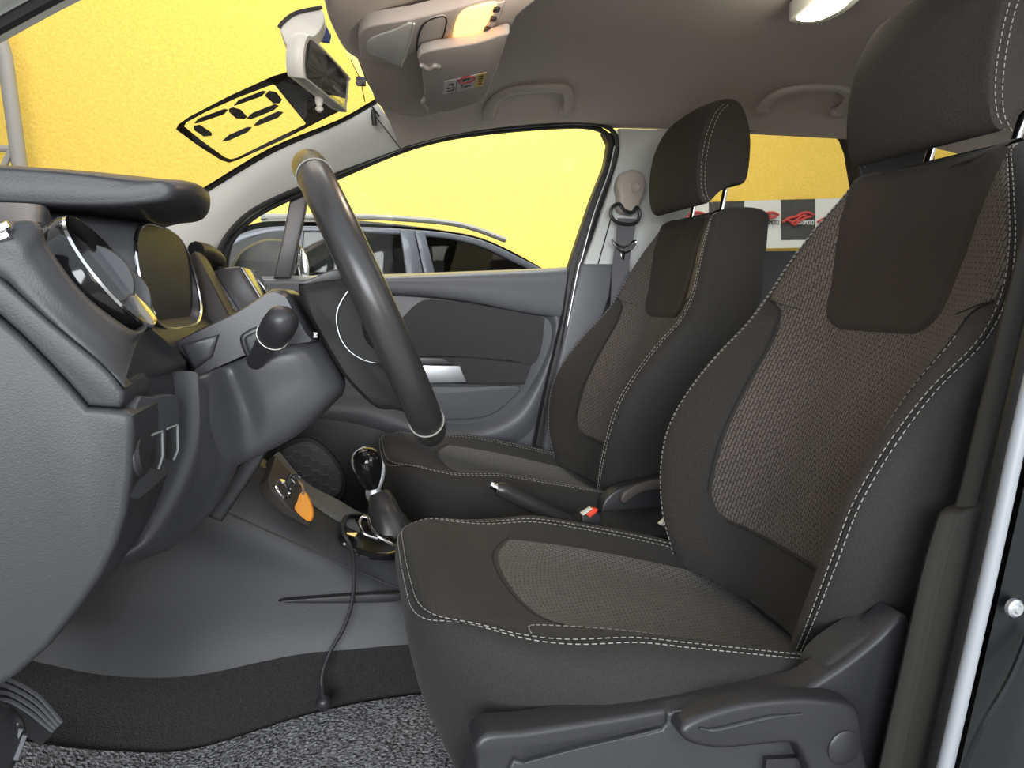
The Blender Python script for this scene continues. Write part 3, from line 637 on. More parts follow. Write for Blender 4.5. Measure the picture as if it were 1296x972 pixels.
# ================================================================== dashboard
da = thing('dashboard', 'dark grey dashboard with round vent and gloss instrument binnacle', 'dashboard', (-.3, -.2, .5))
def dprof(y):
    base = [(-.80, .68), (-.60, .715), (-.42, .735), (-.30, .738), (-.245, .728), (-.215, .690), (-.192, .650), (-.176, .615), (-.172, .585), (-.177, .535), (-.19, .487), (-.216, .438), (-.26, .388), (-.34, .33), (-.46, .28), (-.78, .25)]
    k = 1 if -.53 < y < -.2 else 0
    out = []
    for i, (x, z) in enumerate(base):
        dx = 0; dz = 0
        if k and i in (3, 4, 5): dx = -.05; dz = -.01
        if y > .0: dz = -.02 if i < 5 else 0; dx = -.03
        if y > -.2 and i > 8: dz += .05
        out.append((x+dx, z+dz))
    return out
b = MB(); rows = []
for y in (-.612, -.605, -.58, -.54, -.52, -.36, -.21, -.19, 0, .2, .5, .66):
    pr = smooth([Vector((x, y, z)) for x, z in dprof(y)], 4)
    if y == -.612: pr = [p+(Vector((-.3, y, .55))-p)*.02 for p in pr]
    rows.append(pr)
b.grid(rows)
b.f.append(tuple(range(len(rows[0])))); b.f.append(tuple(reversed([(len(rows)-1)*len(rows[0])+i for i in range(len(rows[0]))])))
b.obj('body', dashm, da, sharp=50)
# end cover on the open door side
ec = [(-60, 372), (0, 404), (28, 428), (60, 461), (88, 490), (110, 516), (135, 517), (157, 520), (168, 526), (170, 545), (167, 600), (160, 650), (148, 690), (128, 730), (100, 770), (60, 820), (20, 856), (-30, 890), (-100, 900), (-120, 500)]
slabobj('end_cover', [P(a, c, -.668) for a, c in ec], (0, .07, 0), softm, da, .006, seg=4, label='large curved end cover')
gs_ = [(-60, 320), (0, 352), (30, 378), (60, 405), (90, 430), (122, 456), (142, 476), (157, 496), (157, 508), (151, 517), (136, 516), (111, 514), (88, 487), (60, 457), (28, 425), (0, 400), (-60, 368)]
slabobj('grain_strip', [P(a, c, -.667) for a, c in gs_], (0, .07, 0), softm, da, .004)
ub = [(-60, 268), (0, 281), (46, 280), (62, 310), (85, 345), (115, 380), (150, 407), (172, 420), (186, 412), (205, 432), (232, 456), (233, 462), (200, 473), (165, 488), (155, 492), (142, 473), (122, 453), (90, 427), (60, 402), (30, 375), (0, 349), (-60, 318)]
uyy = [-.662]*8+[-.64, -.60, -.60, -.60, -.60, -.63, -.655]+[-.664]*7
b = MB(); 
# curved shoulder: ruled from the side line to the rear facing edge
A_ = [(0, 281), (46, 281), (60, 308), (84, 345), (114, 379), (150, 407), (172, 419), (186, 411)]
B_ = [(-60, 330), (0, 350), (30, 376), (60, 403), (90, 428), (122, 454), (142, 473), (157, 490)]
ga = [P(*A_[i], [-.652, -.65, -.647, -.644, -.64, -.632, -.62, -.60][i]) for i in range(8)]; gb = [P(a, c, -.665) for a, c in B_]
g = Grid([[p+Vector((-.03, .03, -.01)), p, p.lerp(q, .3)+Vector((.0, -.010, .0)), p.lerp(q, .65)+Vector((0, -.007, 0)), q, q+Vector((0, .02, 0))] for p, q in zip(ga, gb)])
b.surf(g, 5, 5); b.obj('shoulder', softm, da)
b = MB(); g = Grid([[P(186, 411, -.585), P(196, 420, -.56), P(214, 436, -.52), P(234, 455, -.49)], [P(172, 420, -.60), P(186, 435, -.57), P(206, 448, -.53), P(235, 459, -.49)], [P(160, 478, -.645), P(180, 472, -.60), P(205, 466, -.55), P(233, 463, -.49)], [P(156, 493, -.652), P(178, 482, -.60), P(205, 473, -.55), P(230, 466, -.49)]])
b.surf(g, 5, 5); b.obj('ledge', dashm, da)
# side defroster slot
b = MB(); b.slab(smooth([P(a, c, -.664) for a, c in [(-30, 276), (0, 279), (12, 281), (18, 291), (15, 303), (0, 312), (-30, 315)]], 3, True), (0, .02, 0), .004); sd = b.obj('side_vent', smoothm, da)
b = MB()
for dy in (287, 299): b.tube(smooth([P(-30, dy+4, -.667), P(0, dy+2, -.667), P(12, dy-3, -.667)], 3), .0035, 6)
b.obj('slats', chromem, sd)
# flat top edge panel between side vent and hood
b = MB(); b.surf(Grid([[P(-80, 254, -.60), P(0, 256, -.60), P(50, 259, -.585), P(62, 266, -.56)], [P(-80, 280, -.63), P(0, 281, -.625), P(46, 281, -.61), P(66, 281, -.57)]]), 3, 5); b.obj('top_edge', smoothm, da)
# the round vent
vc = P(141, 345, -.572); vdir = (P(185, 405, -.572)-P(95, 285, -.572)).normalized(); vax = Vector((-vdir.z, 0, vdir.x)); 
if vax.x < 0: vax = -vax
VR = .057
vt = thing('tmp', '', '', vc); bpy.data.objects.remove(vt)
b = MB(); b.lathe(vc-vax*.05, vax, [(.050, -.04), (.057, -.03), (.057, .046), (.055, .050), (.052, .046), (.050, .02), (.049, .0)], 48); vn = b.obj('air_vent', pianom, da, label='gloss black round vent')
b = MB(); b.lathe(vc-vax*.002, vax, [(.0545, 0), (.0555, .002), (.0542, .004), (.0525, .003)], 48); b.obj('chrome_ring', chromem, vn)
b = MB(); b.lathe(vc-vax*.03, vax, [(.0, .0), (.047, .0), (.049, .018), (.047, .018), (.046, .004), (.0, .004)], 40); b.obj('inner_ring', ventm, vn)
# flap standing open
fx = vax*.55+Vector((0, -.83, 0)); fx.normalize(); 
b = MB(); b.lathe(vc-vax*.022+Vector((.0, .004, .002)), Vector((.30, -.93, .18)), [(.0, -.003), (.033, -.003), (.035, 0), (.033, .003), (.0, .004)], 36); b.obj('flap', ventm, vn)
b = MB(); b.lathe(vc-vax*.022+Vector((.006, .028, -.012)), Vector((.30, -.93, .18)), [(.0, -.002), (.034, -.002), (.035, 0), (.034, .002), (.0, .002)], 36); b.obj('flap', ventm, vn)
# binnacle
def clus(x, sc, dz=0):
    c = Vector((x, -.375, .70+dz)); o = []
    for k in range(40):
        a = 2*pi*k/40; ca, sa_ = cos(a), sin(a); n_ = 3.2
        yy = .128*sc*math.copysign(abs(ca)**(2/n_), ca); zz = .056*sc*math.copysign(abs(sa_)**(2/n_), sa_)
        if zz > 0: yy *= 1-.10*(zz/.056)
        o.append(c+Vector((-zz*.16, yy, zz)))
    return o
b = MB(); b.grid([clus(-.30, 1.06, .01), clus(-.24, 1.06, .005), clus(-.205, 1.04), clus(-.199, 1.0), clus(-.21, .97)], cu=True); bn = b.obj('binnacle', smoothm, da, sharp=50)
b = MB(); b.tube(clus(-.198, 1.0), .0022, 8, True); b.obj('chrome_ring', chromem, bn)
b = MB(); rr = [[p+Vector((p.z-.70, 0, 0))*.14 for p in clus(-.203+.004*(1-s_*s_), max(s_, .01))] for s_ in (.995, .85, .65, .4, .2, .0)]; b.grid(rr, cu=True, cap=True); b.obj('instrument_lens', lensm, bn)
# instrument hood: a slab with a drooping rounded rear end
hood = []
for y, xr, zt, zb in ((-.522, -.172, .788, .772), (-.517, -.158, .795, .767), (-.48, -.146, .802, .769), (-.43, -.145, .807, .767), (-.37, -.155, .811, .767), (-.30, -.176, .813, .770), (-.24, -.205, .812, .776), (-.19, -.25, .806, .784)):
    hood.append([Vector((-.62, y, zb-.02)), Vector((-.62, y, zt-.004)), Vector((-.45, y, zt+.001)), Vector((-.34, y, zt)), Vector((-.25, y, zt-.003)), Vector((xr-.035, y, zt-.008)), Vector((xr-.008, y, zt*.7+zb*.3)), Vector((xr, y, (zt+zb)/2-.002)),
                 Vector((xr-.006, y, zb+.002)), Vector((xr-.030, y, zb-.003)), Vector((xr-.08, y, zb-.006-.04*min(.2, y+.524))), Vector((-.34, y, zb-.004)), Vector((-.45, y, zb-.01))])
b = MB(); rr = [smooth(r, 4, True) for r in hood]; gg = Grid(rr); rr = [[gg.at(i/4, j) for j in range(len(rr[0]))] for i in range(gg.nv*4+1)]; b.grid(rr, cu=True, cap=True); b.obj('instrument_hood', softm, da, sharp=70, label='padded instrument hood')
# switch panel
def SW(px, py, off=0):
    t_ = (px-168)/(245-168.); return P(px, py, -.648+.15*t_-off)
b = MB(); fr0 = [SW(168, 512), SW(190, 503), SW(214, 499), SW(222, 508), SW(223, 540), SW(216, 585), SW(200, 608), SW(160, 630)]
b.slab(smooth(fr0, 3, True), (-.012, 0, 0), .002)
for v in b.v: v.x += .003
sp = b.obj('switch_panel', ventm, da)
for x0, y0, y1 in ((184, 548, 594), (204, 540, 582)):
    b = MB(); b.slab([SW(x0, y0+3)+Vector((.004, 0, 0)), SW(x0+13, y0-2)+Vector((.004, 0, 0)), SW(x0+12, y0+30)+Vector((.005, 0, 0)), SW(x0+7, y1)+Vector((.005, 0, 0)), SW(x0-1, y1-2)+Vector((.004, 0, 0))], (-.006, 0, 0), .001); s_ = b.obj('switch', blackm, sp)
    b = MB(); b.tube([SW(x0, y0+3)+Vector((.005, 0, 0)), SW(x0+13, y0-2)+Vector((.005, 0, 0)), SW(x0+12, y0+30)+Vector((.006, 0, 0)), SW(x0+7, y1)+Vector((.006, 0, 0))], .0011, 6); b.obj('switch_edge', steelm, s_)
b = MB(); b.lathe(SW(168, 578)+Vector((.0, 0, 0)), (1, 0, .1), [(.017, 0), (.017, .006), (.014, .009), (0, .009)], 24); b.obj('dial', blackm, sp)
# knee panel under the column
kp = [(243, 476), (290, 462), (345, 470), (360, 520), (330, 560), (302, 590), (284, 622), (265, 648), (240, 672), (215, 690), (180, 706), (140, 712), (160, 660), (215, 600), (238, 540)]
KN = [[(244, 470, -.505), (254, 480, -.50), (272, 500, -.47), (300, 530, -.43)], [(246, 530, -.505), (256, 535, -.50), (274, 545, -.47), (302, 570, -.43)], [(240, 582, -.505), (255, 587, -.49), (276, 590, -.465), (301, 590, -.43)],
      [(222, 632, -.505), (238, 637, -.48), (256, 641, -.45), (268, 648, -.42)], [(195, 676, -.505), (205, 683, -.48), (215, 688, -.44), (219, 691, -.40)], [(168, 700, -.515), (173, 704, -.48), (178, 706, -.44), (179, 707, -.38)], [(120, 722, -.52), (126, 724, -.48), (130, 724, -.44), (130, 722, -.38)]]
g = Grid([[P(*r[0])+Vector((-.03, .0, 0))]+[P(*q) for q in r]+[P(*r[3])+Vector((-.02, .05, .01)), P(*r[3])+Vector((-.05, .14, .02))] for r in KN])
b = MB(); b.surf(g, 6, 6); b.obj('knee_panel', smoothm, da, sharp=60)
b = MB(); b.slab([P(a, c, -.37) for a, c in [(288, 596), (318, 575), (338, 572), (322, 600), (280, 662), (262, 655)]], (0, .03, 0), .005); b.obj('column_bracket', dashm, da)
# centre trim, row of keys and screen pod
b = MB(); b.slab([P(a, c, -.21) for a, c in [(246, 318), (254, 330), (292, 402), (285, 420), (205, 424), (215, 380), (235, 330)]], (0, .06, 0), .003); b.obj('centre_trim', brownm, da)  # the brown paints in a reflection on the pod's side wall
pod = [(262, 346), (280, 339), (300, 337), (304, 338), (330, 380), (334, 398), (300, 402), (290, 392)]
b = MB(); b.slab([P(a, c, -.11) for a, c in pod], (0, .20, 0), .006); pdm = b.obj('screen_pod', smoothm, da)
b = MB(); b.slab([P(304, 338, -.108)+Vector((.003, .004, 0)), P(331, 380, -.108)+Vector((.003, .004, 0)), P(331, 380, -.108)+Vector((.003, .18, 0)), P(304, 338, -.108)+Vector((.003, .18, 0))], (-.004, 0, 0), .001); b.obj('screen', pianom, pdm)
b = MB(); b.slab([P(a, c, -.145) for a, c in [(250, 332), (257, 330), (298, 394), (292, 400)]], (0, .03, 0), .001); kk = b.obj('key_bar', chromem, da)
b = MB()
for k in range(8):
    t_ = k/8; b.box(P(255+38*t_, 338+56*t_, -.148), (.006, .004, .010), .001)
b.obj('keys', pianom, kk)
b = MB(); b.tube(smooth([P(248, 316, -.16), P(262, 319, -.12), P(276, 330, -.06), P(272, 340, -.06)], 4), .012, 10); b.obj('upper_pad', softm, da)

# ================================================================== steering column with stalk
sc_ = thing('steering_column', 'grey steering column shroud with indicator stalk', 'steering column', P(350, 480, -.36))
def ext(name, px, yref, ys, m, par, k=3):
    b = MB(); pp = [P(a, c, yref) for a, c in px]; cn = sum(pp, Vector())/len(pp); secs = []
    for y, s_ in ys: secs.append([Vector((cn.x+(p.x-cn.x)*s_, y, cn.z+(p.z-cn.z)*s_)) for p in (smooth(pp, k, True) if k else pp)])
    b.grid(secs, cu=True, cap=True); return b.obj(name, m, par, sharp=45)
ys = ((-.447, .90), (-.442, .96), (-.43, 1), (-.38, 1.0), (-.30, 1), (-.28, .9))
ext('upper_shroud', [(215, 436), (222, 432), (262, 412), (300, 394), (330, 375), (344, 366), (358, 366), (370, 374), (378, 390), (398, 424), (402, 433), (355, 440), (310, 452), (246, 481), (244, 478), (238, 462)], -.435, ys, smoothm, sc_, 2)
LS = [[(244, 483, -.488), (262, 477, -.478), (286, 467, -.452), (312, 457, -.456), (348, 446, -.458), (380, 440, -.455), (405, 435, -.44)],
      [(252, 520, -.488), (274, 513, -.478), (301, 506, -.450), (330, 497, -.456), (366, 485, -.458), (400, 475, -.455), (421, 463, -.44)],
      [(258, 556, -.480), (281, 550, -.470), (312, 543, -.448), (341, 534, -.454), (376, 521, -.455), (408, 507, -.45), (433, 488, -.435)],
      [(270, 590, -.455), (290, 588, -.450), (312, 580, -.438), (340, 567, -.440), (372, 550, -.440), (402, 528, -.435), (431, 500, -.42)]]
rows = [[P(*q) for q in r] for r in LS]
rows = [[p+Vector((0, .02, .004)) for p in rows[0]]]+rows+[[p+Vector((-.002, .03, -.006)) for p in rows[-1]], [p+Vector((-.005, .14, .0)) for p in rows[-1]]]
rows = [[r[0]+Vector((-.01, .03, 0))]+r+[r[-1]+Vector((.003, .03, .002)), r[-1]+Vector((.0, .14, .004))] for r in rows]
b = MB(); b.surf(Grid(rows), 6, 6); b.obj('lower_shroud', smoothm, sc_, sharp=60)
slabobj('shroud_facet', [P(a, c, -.452) for a, c in [(228, 436), (277, 423), (268, 452), (246, 468), (240, 460)]], (0, .03, 0), smoothm, sc_, .004)
b = MB(); b.slab(smooth([P(a, c, -.452) for a, c in [(303, 428), (312, 419), (330, 414), (352, 436), (356, 450), (348, 462), (330, 466), (318, 462), (308, 446)]], 3, True), (0, .02, 0), .003); b.obj('stalk_boot', blackm, sc_)
b = MB(); b.slab(smooth([P(a, c, -.456) for a, c in [(309, 430), (316, 423), (330, 419), (346, 438), (348, 452), (340, 459), (326, 460), (318, 455)]], 3, True), (0, .02, 0), .003); b.obj('stalk_socket', dashm, sc_)
s0 = P(323, 458, -.455); s1 = P(358, 405, -.535); dd = (s1-s0)
b = MB(); b.tube([s0, s0+dd*.3, s0+dd*.62], [.009, .0105, .0135], 20); stk = b.obj('stalk', blackm, sc_)
b = MB(); b.tube([s0+dd*.62, s0+dd*.64, s0+dd*.85, s0+dd*1.0, s0+dd*1.08, s0+dd*1.12], [.0135, .0155, .0165, .0155, .011, .003], 24); b.obj('stalk_tip', blackm, stk)
ring = [s0+dd*.66+(Vector((0, 0, 1)).cross(dd).normalized()*cos(a)+dd.cross(Vector((0, 0, 1)).cross(dd)).normalized()*sin(a))*.0158 for a in [2*pi*k/28 for k in range(28)]]
b = MB(); b.tube(ring, .0006, 5, True); b.obj('stalk_mark', creamm, stk)

# ================================================================== steering wheel
T0 = P(392, 214, -.36); B0 = P(542, 542, -.36)
WC = (T0+B0)/2; wv = (T0-B0).normalized(); wu = Y1.copy(); wa = wv.cross(wu); 
if wa.x < 0: wa = -wa
WR = (T0-B0).length/2
sw = thing('steering_wheel', 'black leather steering wheel seen edge on in front of the dashboard', 'steering wheel', WC)
def rim(a, r=WR, h=0): return WC+wv*cos(a)*r+wu*sin(a)*r+wa*h
def rimseg(a0, a1, rad, name, m, lab=None):
    b = MB(); n = max(6, int(abs(a1-a0)/.07)); b.tube([rim(a0+(a1-a0)*k/n) for k in range(n+1)], rad, 20, up=wa); return b.obj(name, m, sw, label=lab)
rimseg(radians(-146), radians(-31), .0190, 'rim_side', leatherm)
rimseg(radians(31), radians(146), .0190, 'rim_side', leatherm)
rimseg(radians(-31), radians(31), .0194, 'rim_top', leatherm)
rimseg(radians(146), radians(214), .0194, 'rim_bottom', leatherm)
for a in (-31, 31, -146, 146):
    b = MB(); a = radians(a); c0 = rim(a); e1 = (wv*cos(a)+wu*sin(a)); b.tube([c0+(e1*cos(q)+wa*sin(q))*.0196 for q in [2*pi*k/32 for k in range(32)]], .0009, 5, True); b.obj('rim_stitch', threadm, sw)
# hub with its rear cover; near outline measured on the plane y=-.46
hp = [(377, 363), (384, 357), (425, 351), (460, 360), (500, 420), (530, 480), (548, 530), (540, 532), (515, 524), (500, 520), (480, 519), (462, 506), (436, 478), (415, 445), (392, 405), (380, 380)]
b = MB(); pp = [P(a, c, -.45) for a, c in hp]; cn = sum(pp, Vector())/len(pp); secs = []
for y, s_ in ((-.462, .84), (-.456, .95), (-.44, 1), (-.36, 1.0), (-.28, 1), (-.264, .95), (-.258, .84)):
    secs.append([Vector((cn.x+(p.x-cn.x)*s_, y, cn.z+(p.z-cn.z)*s_)) for p in smooth(pp, 3, True)])
b.grid(secs, cu=True, cap=True); b.obj('hub', hubm, sw, sharp=50)
b = MB(); b.tube(smooth([P(443, 364, -.464), P(429, 387, -.464), (P(426, 407, -.464)), P(432, 430, -.464), P(447, 448, -.464), P(468, 458, -.464), P(490, 459, -.464)], 5), .0007, 6); b.obj('hub_seam', silverm, sw)
b = MB(); b.slab(smooth([P(a, c, -.462) for a, c in [(446, 366), (432, 388), (429, 408), (435, 429), (450, 446), (470, 455), (500, 456), (490, 400), (462, 364)]], 3, True), (0, -.028, 0), .012); b.obj('airbag_cover', hubm, sw)
b = MB(); b.slab(smooth([P(a, c, -.45) for a, c in [(374, 359), (395, 352), (418, 342), (440, 340), (440, 352), (420, 356), (392, 360)]], 2, True), (0, .18, 0), .003); b.obj('hub_top_lip', blackm, sw)
for sgn in (-1, 1):
    b = MB(); b.tube(smooth([WC+wu*sgn*.07-wa*.035-wv*.03, WC+wu*sgn*.11-wa*.022-wv*.03, WC+wu*sgn*(WR-.004)-wv*.012], 5), [.022]*5+[.017]*4+[.010]*2, 14, flat=.5, up=wa); b.obj('spoke', hubm, sw)
b = MB(); b.tube([WC-wv*.06-wa*.03, WC-wv*(WR-.005)], [.03, .016], 14, flat=.5, up=wa); b.obj('lower_spoke', hubm, sw)
b = MB(); b.box(P(399, 424, -.464), (.005, .003, .006), .001); b.obj('spoke_screw', chromem, sw)

# ================================================================== seats
YN, YF = -.36, .36
al = radians(19.5); D3 = Vector((sin(al), 0, cos(al))); N3 = Vector((-cos(al), 0, sin(al)))
def tab(tb, h):
    xs = [a for a, _ in tb]
    if h <= xs[0]: return tb[0][1]
    if h >= xs[-1]: return tb[-1][1]
    for i in range(len(xs)-1):
        if xs[i] <= h <= xs[i+1]: return evalc([float(v) for _, v in tb], i+(h-xs[i])/(xs[i+1]-xs[i]))
WT = [(0, .185), (.1, .243), (.22, .264), (.34, .262), (.44, .254), (.52, .226), (.58, .194), (.64, .160), (.68, .138)]
BT = [(0, .07), (.1, .105), (.22, .122), (.34, .094), (.44, .056), (.52, .046), (.60, .036), (.68, .026)]
TT = [(0, .07), (.1, .085), (.3, .105), (.5, .120), (.6, .125), (.68, .120)]
CT = [(0, .008), (.1, .015), (.25, .010), (.45, .0), (.6, .004), (.66, .0)]
def seat(yc, label, driver):
    s = thing('front_seat', label, 'car seat', (0, yc, 0), 'front seats')
    O = Vector((.588, yc, .215))
    def bp(s_, h, dd):
        if driver and s_ < 0: s_ *= 1+.16*max(0, min(1, (h-.33)/.25))
        up_ = max(0, (h-.48)/.2)*max(0, min(.07, -dd))*.35
        return O+D3*(h+up_)+N3*dd+Y1*s_
    hs = [0, .02, .07, .14, .21, .28, .35, .42, .48, .54, .60, .645, .672]
    half = lambda W, B, T, c: [(0, c), (.30*W, c+.04*B), (.50*W, c+.28*B), (.66*W, c+.66*B), (.80*W, c+.95*B), (.90*W, c+1.0*B), (.975*W, c+.82*B), (1.0*W, c+.45*B), (1.0*W, c-.0), (1.0*W, c-.55*T), (.92*W, c-.92*T), (.5*W, c-T)]
    rows = []
    for h in hs:
        W, B, T, c = tab(WT, h), tab(BT, h), tab(TT, h), tab(CT, h)
        hf = half(W, B, T, c)
        rows.append([bp(-a, h, d_) for a, d_ in reversed(hf)]+[bp(a, h, d_) for a, d_ in hf[1:]])
    # rounded top: rows folding back over the top edge
    for f, dh, dT in ((.97, .690, .006), (.90, .701, .016), (.78, .706, .028)):
        W, B, T, c = tab(WT, .68)*f, .016*f*f, .12, 0
        hf = half(W, B, T-dT, c-dT)
        rows.append([bp(-a, dh, d_) for a, d_ in reversed(hf)]+[bp(a, dh, d_) for a, d_ in hf[1:]])
    g = Grid(rows); nb = len(rows)-1
    b = MB(); b.surf(g, 4, 4)
    n_ = g.nu*4+1; tp = len(b.v)-n_; b.f.append(tuple(range(tp, tp+n_)))
    back = b.obj('backrest', facm, s, sharp=60)
    def hv(h):  # height -> row coordinate
        for i in range(len(hs)-1):
            if hs[i] <= h <= hs[i+1]: return i+(h-hs[i])/(hs[i+1]-hs[i])
        return len(hs)-1+(h-.672)/.018
    UC = 11
    nsgn = 1 if g.nrm(5, UC).dot(N3) > 0 else -1
    class G2:
        def __init__(s_, g): s_.g = g; s_.nv = g.nv; s_.nu = g.nu
        def at(s_, v, u): return s_.g.at(v, u)
        def nrm(s_, v, u): return s_.g.nrm(v, u)*nsgn
    G = G2(g)
    ue = [(.0, 2.55), (.08, 2.60), (.3, 2.75), (.40, 2.95), (.455, 3.5), (.475, 4.8), (.55, 4.9), (.70, 4.95)]
    def dom(a, c):
        h = .098+(.688-.098)*a; k = 2*c-1; lim = tab(ue, h)
        if h < .14: lim *= .76+.24*math.sqrt(max(0, 1-((.14-h)/.042)**2))
        return hv(h)+(0 if abs(k) < .8 else 0), UC+k*lim
    b = MB(); b.patch(G, dom, .0016, 30, 60); pi_ = b.obj('knit_insert', insm, back, sharp=80, label='textured knit centre panel')
    # facing bands between insert and outer stitch
    for sg in (-1, 1):
        def dom3(a, c, sg=sg):
            h = .03+(.445-.03)*a; lo_ = 4.95; hi = tab(ue, h)+.10 if h > .085 else 2.65*max(.0, h/.085)**.5+.3
            return hv(h), UC+sg*(lo_+(hi-lo_)*c)
        b = MB(); b.patch(G, dom3, .0012, 10, 40); b.obj('bolster_facing', padm if False else fabm, back, sharp=80)
    # neck pad
    def dom2(a, c):
        h = .435+(.697-.435)*a; k = 2*c-1
        w = .108+.030*a; 
        if h < .475: w *= math.sqrt(max(0, 1-((.475-h)/.042)**2))*.55+.45
        # convert width to column coordinate
        W = tab(WT, h); u = w/W
        cols = [0, .30, .50, .66, .80, .90, .975]
        uu = 0
        for i in range(6):
            if cols[i] <= u*abs(k) <= cols[i+1]: uu = i+(u*abs(k)-cols[i])/(cols[i+1]-cols[i])
        return hv(h), UC+math.copysign(uu, k)
    b = MB(); b.patch(G, dom2, .0065, 26, 30, edge=.0005); b.obj('neck_pad', padm, back, sharp=80, label='plain brown neck pad')
    # seams and stitching
    def line(pts, off, side=1, k=8):
        pr = smooth([Vector((h, u, 0)) for h, u in pts], k)
        return [G.at(hv(p.x), UC+side*p.y)+G.nrm(hv(p.x), UC+side*p.y)*off for p in pr]
    b = MB(); bs2 = MB()
    for sg in (-1, 1):
        for u in (4.85, 5.15):
            b = MB(); b.stitch(line([(.01, u), (.1, u), (.2, u), (.3, u), (.4, u), (.5, u), (.6, u), (.685, u)], .0014, sg, 12)); b.obj('stitching', threadm, back)
        bs2 = MB(); bs2.tube(line([(.0, 5.0), (.1, 5.0), (.2, 5), (.3, 5), (.4, 5), (.5, 5), (.6, 5), (.685, 5)], .0007, sg, 8), .0010, 6)
        bs2.tube(line([(h, tab(ue, h)+.02) for h in (.13, .2, .3, .38, .43, .455, .47)], .0010, sg, 6), .0013, 6)
        bs2.tube(line([(.468, 4.6), (.466, 4.0), (.462, 3.3), (.46, 2.6)], .0020, sg, 6), .0008, 6); bs2.obj('seam', seamm, back)
        if driver and sg == -1:
            b = MB(); b.stitch(line([(.10, 2.75), (.2, 2.82), (.3, 2.95), (.38, 3.1), (.43, 3.4)], .0018, sg, 10), r=.0006); b.obj('stitching', threadm, back)
    bs2 = MB(); bs2.tube([G.at(*dom(0.0, c/20))+N3*.0008 for c in range(21)], .0012, 6)
    bs2.obj('seam', seamm, back)
    # ---- cushion
    prof = [(.120, .085, .93), (.095, .15, .95), (.070, .21, .97), (.055, .27, .98), (.050, .315, 1), (.062, .343, 1), (.09, .350, 1), (.13, .335, 1), (.19, .308, 1), (.27, .283, 1), (.35, .262, 1), (.44, .236, 1), (.53, .210, 1), (.60, .190, 1), (.66, .180, 1)]
    WX = [(.05, .225), (.13, .25), (.25, .262), (.4, .262), (.52, .25), (.66, .22)]
    BX = [(.05, .0), (.10, .0), (.19, .016), (.27, .036), (.37, .044), (.5, .050), (.66, .05)]
    rows = []
    for i, (x, z, f) in enumerate(prof):
        W = tab(WX, x)*f; Bb = tab(BX, x) if i > 5 else 0
        zb = .085
        def cp(sf, dz, fr=0):
            cx_ = .085*max(0, (abs(sf)-.50)/.50)**2*(1 if i < 8 else max(0, 1-(i-7)/3))
            dzc = -.036*max(0, min(1, (.21-x)/.10))*abs(sf)**4 if i > 2 else 0
            return Vector((x+cx_, yc+sf*W, (z+dz+dzc)*(1-fr)+zb*fr))
        hf = [cp(0, 0), cp(.25, .0), cp(.45, .12*Bb), cp(.60, .5*Bb), cp(.74, .92*Bb), cp(.86, 1.0*Bb-.002), cp(.95, .85*Bb-.012), cp(1.0, .3*Bb-.035), cp(1.02, 0, .30), cp(1.0, 0, .65), cp(.97, 0, 1.0)]
        rows.append([Vector((p.x, 2*yc-p.y, p.z)) for p in reversed(hf)]+hf[1:])
    gc_ = Grid(rows); UC2 = 10
    b = MB(); b.surf(gc_, 4, 4); cu = b.obj('cushion', facm, s, sharp=60)
    ns2 = 1 if gc_.nrm(9, UC2).z > 0 else -1
    class G3:
        nv = gc_.nv; nu = gc_.nu
        def at(s_, v, u): return gc_.at(v, u)
        def nrm(s_, v, u): return gc_.nrm(v, u)*ns2
    Gc = G3()
    def domc(a, c):
        k = 2*c-1; v = 8.0+(13.2-8.0)*a; v += (.45*k*k if a < .5 else 0)*max(0, 1-a*3) - .15*(1-k*k)*max(0, 1-a*4)
        lim = 2.9+.1*a
        return v, UC2+k*lim
    b = MB(); b.patch(Gc, domc, .0015, 26, 40); b.obj('knit_insert', insm2, cu, sharp=80, label='textured knit seat panel')
    def domt(a, c): return 5.1+(8.6-5.1)*a, UC2+(2*c-1)*4.2
    b = MB(); b.patch(Gc, domt, .0009, 20, 20); b.obj('thigh_panel', fabm, cu, sharp=80)
    b = MB(); bs2 = MB()
    for du in (0, .5):
        pth = []
        for sg in (-1, 1):
            q = [(13.4, 4.55+du*.6), (12, 4.6+du*.6), (10.5, 4.65+du*.6), (9, 4.7+du*.6), (8, 4.6+du*.6), (7, 4.45+du*.5), (6, 4.2+du*.3), (5.25-du*.6, 3.7), (5.0-du*.7, 2.6), (4.9-du*.7, 1.2), (4.85-du*.7, 0)]
            q = [(v, u-(.75*min(1, max(0, (v-5)/2)) if sg == 1 else 0)) for v, u in q]; pr = smooth([Vector((v, u, 0)) for v, u in q], 8); L_ = [Gc.at(p.x, UC2+sg*p.y)+Gc.nrm(p.x, UC2+sg*p.y)*.0014 for p in pr]
            b = MB(); b.stitch(L_); b.obj('stitching', threadm, cu)
            if du == 0:
                pr = smooth([Vector((v-.04, u+.12, 0)) for v, u in q], 8); bs2.tube([Gc.at(p.x, UC2+sg*p.y)+Gc.nrm(p.x, UC2+sg*p.y)*.0006 for p in pr], .0014, 6)
    if driver:
        pr = smooth([Vector((v, u, 0)) for v, u in [(7.4, 4.3), (7.7, 3.6), (8.2, 3.2), (9, 3.15), (10.5, 3.2), (12, 3.3), (13.2, 3.35)]], 8)
        b = MB(); b.stitch([Gc.at(p.x, UC2-p.y)+Gc.nrm(p.x, UC2-p.y)*.0016 for p in pr], r=.0006); b.obj('stitching', threadm, cu)
    bs2.tube([Gc.at(*domc(0, c/20))+Vector((0, 0, .0008)) for c in range(21)], .0012, 6)
    bs2.obj('seam', seamm, cu)
    # ---- headrest
    dx = .022 if driver else 0
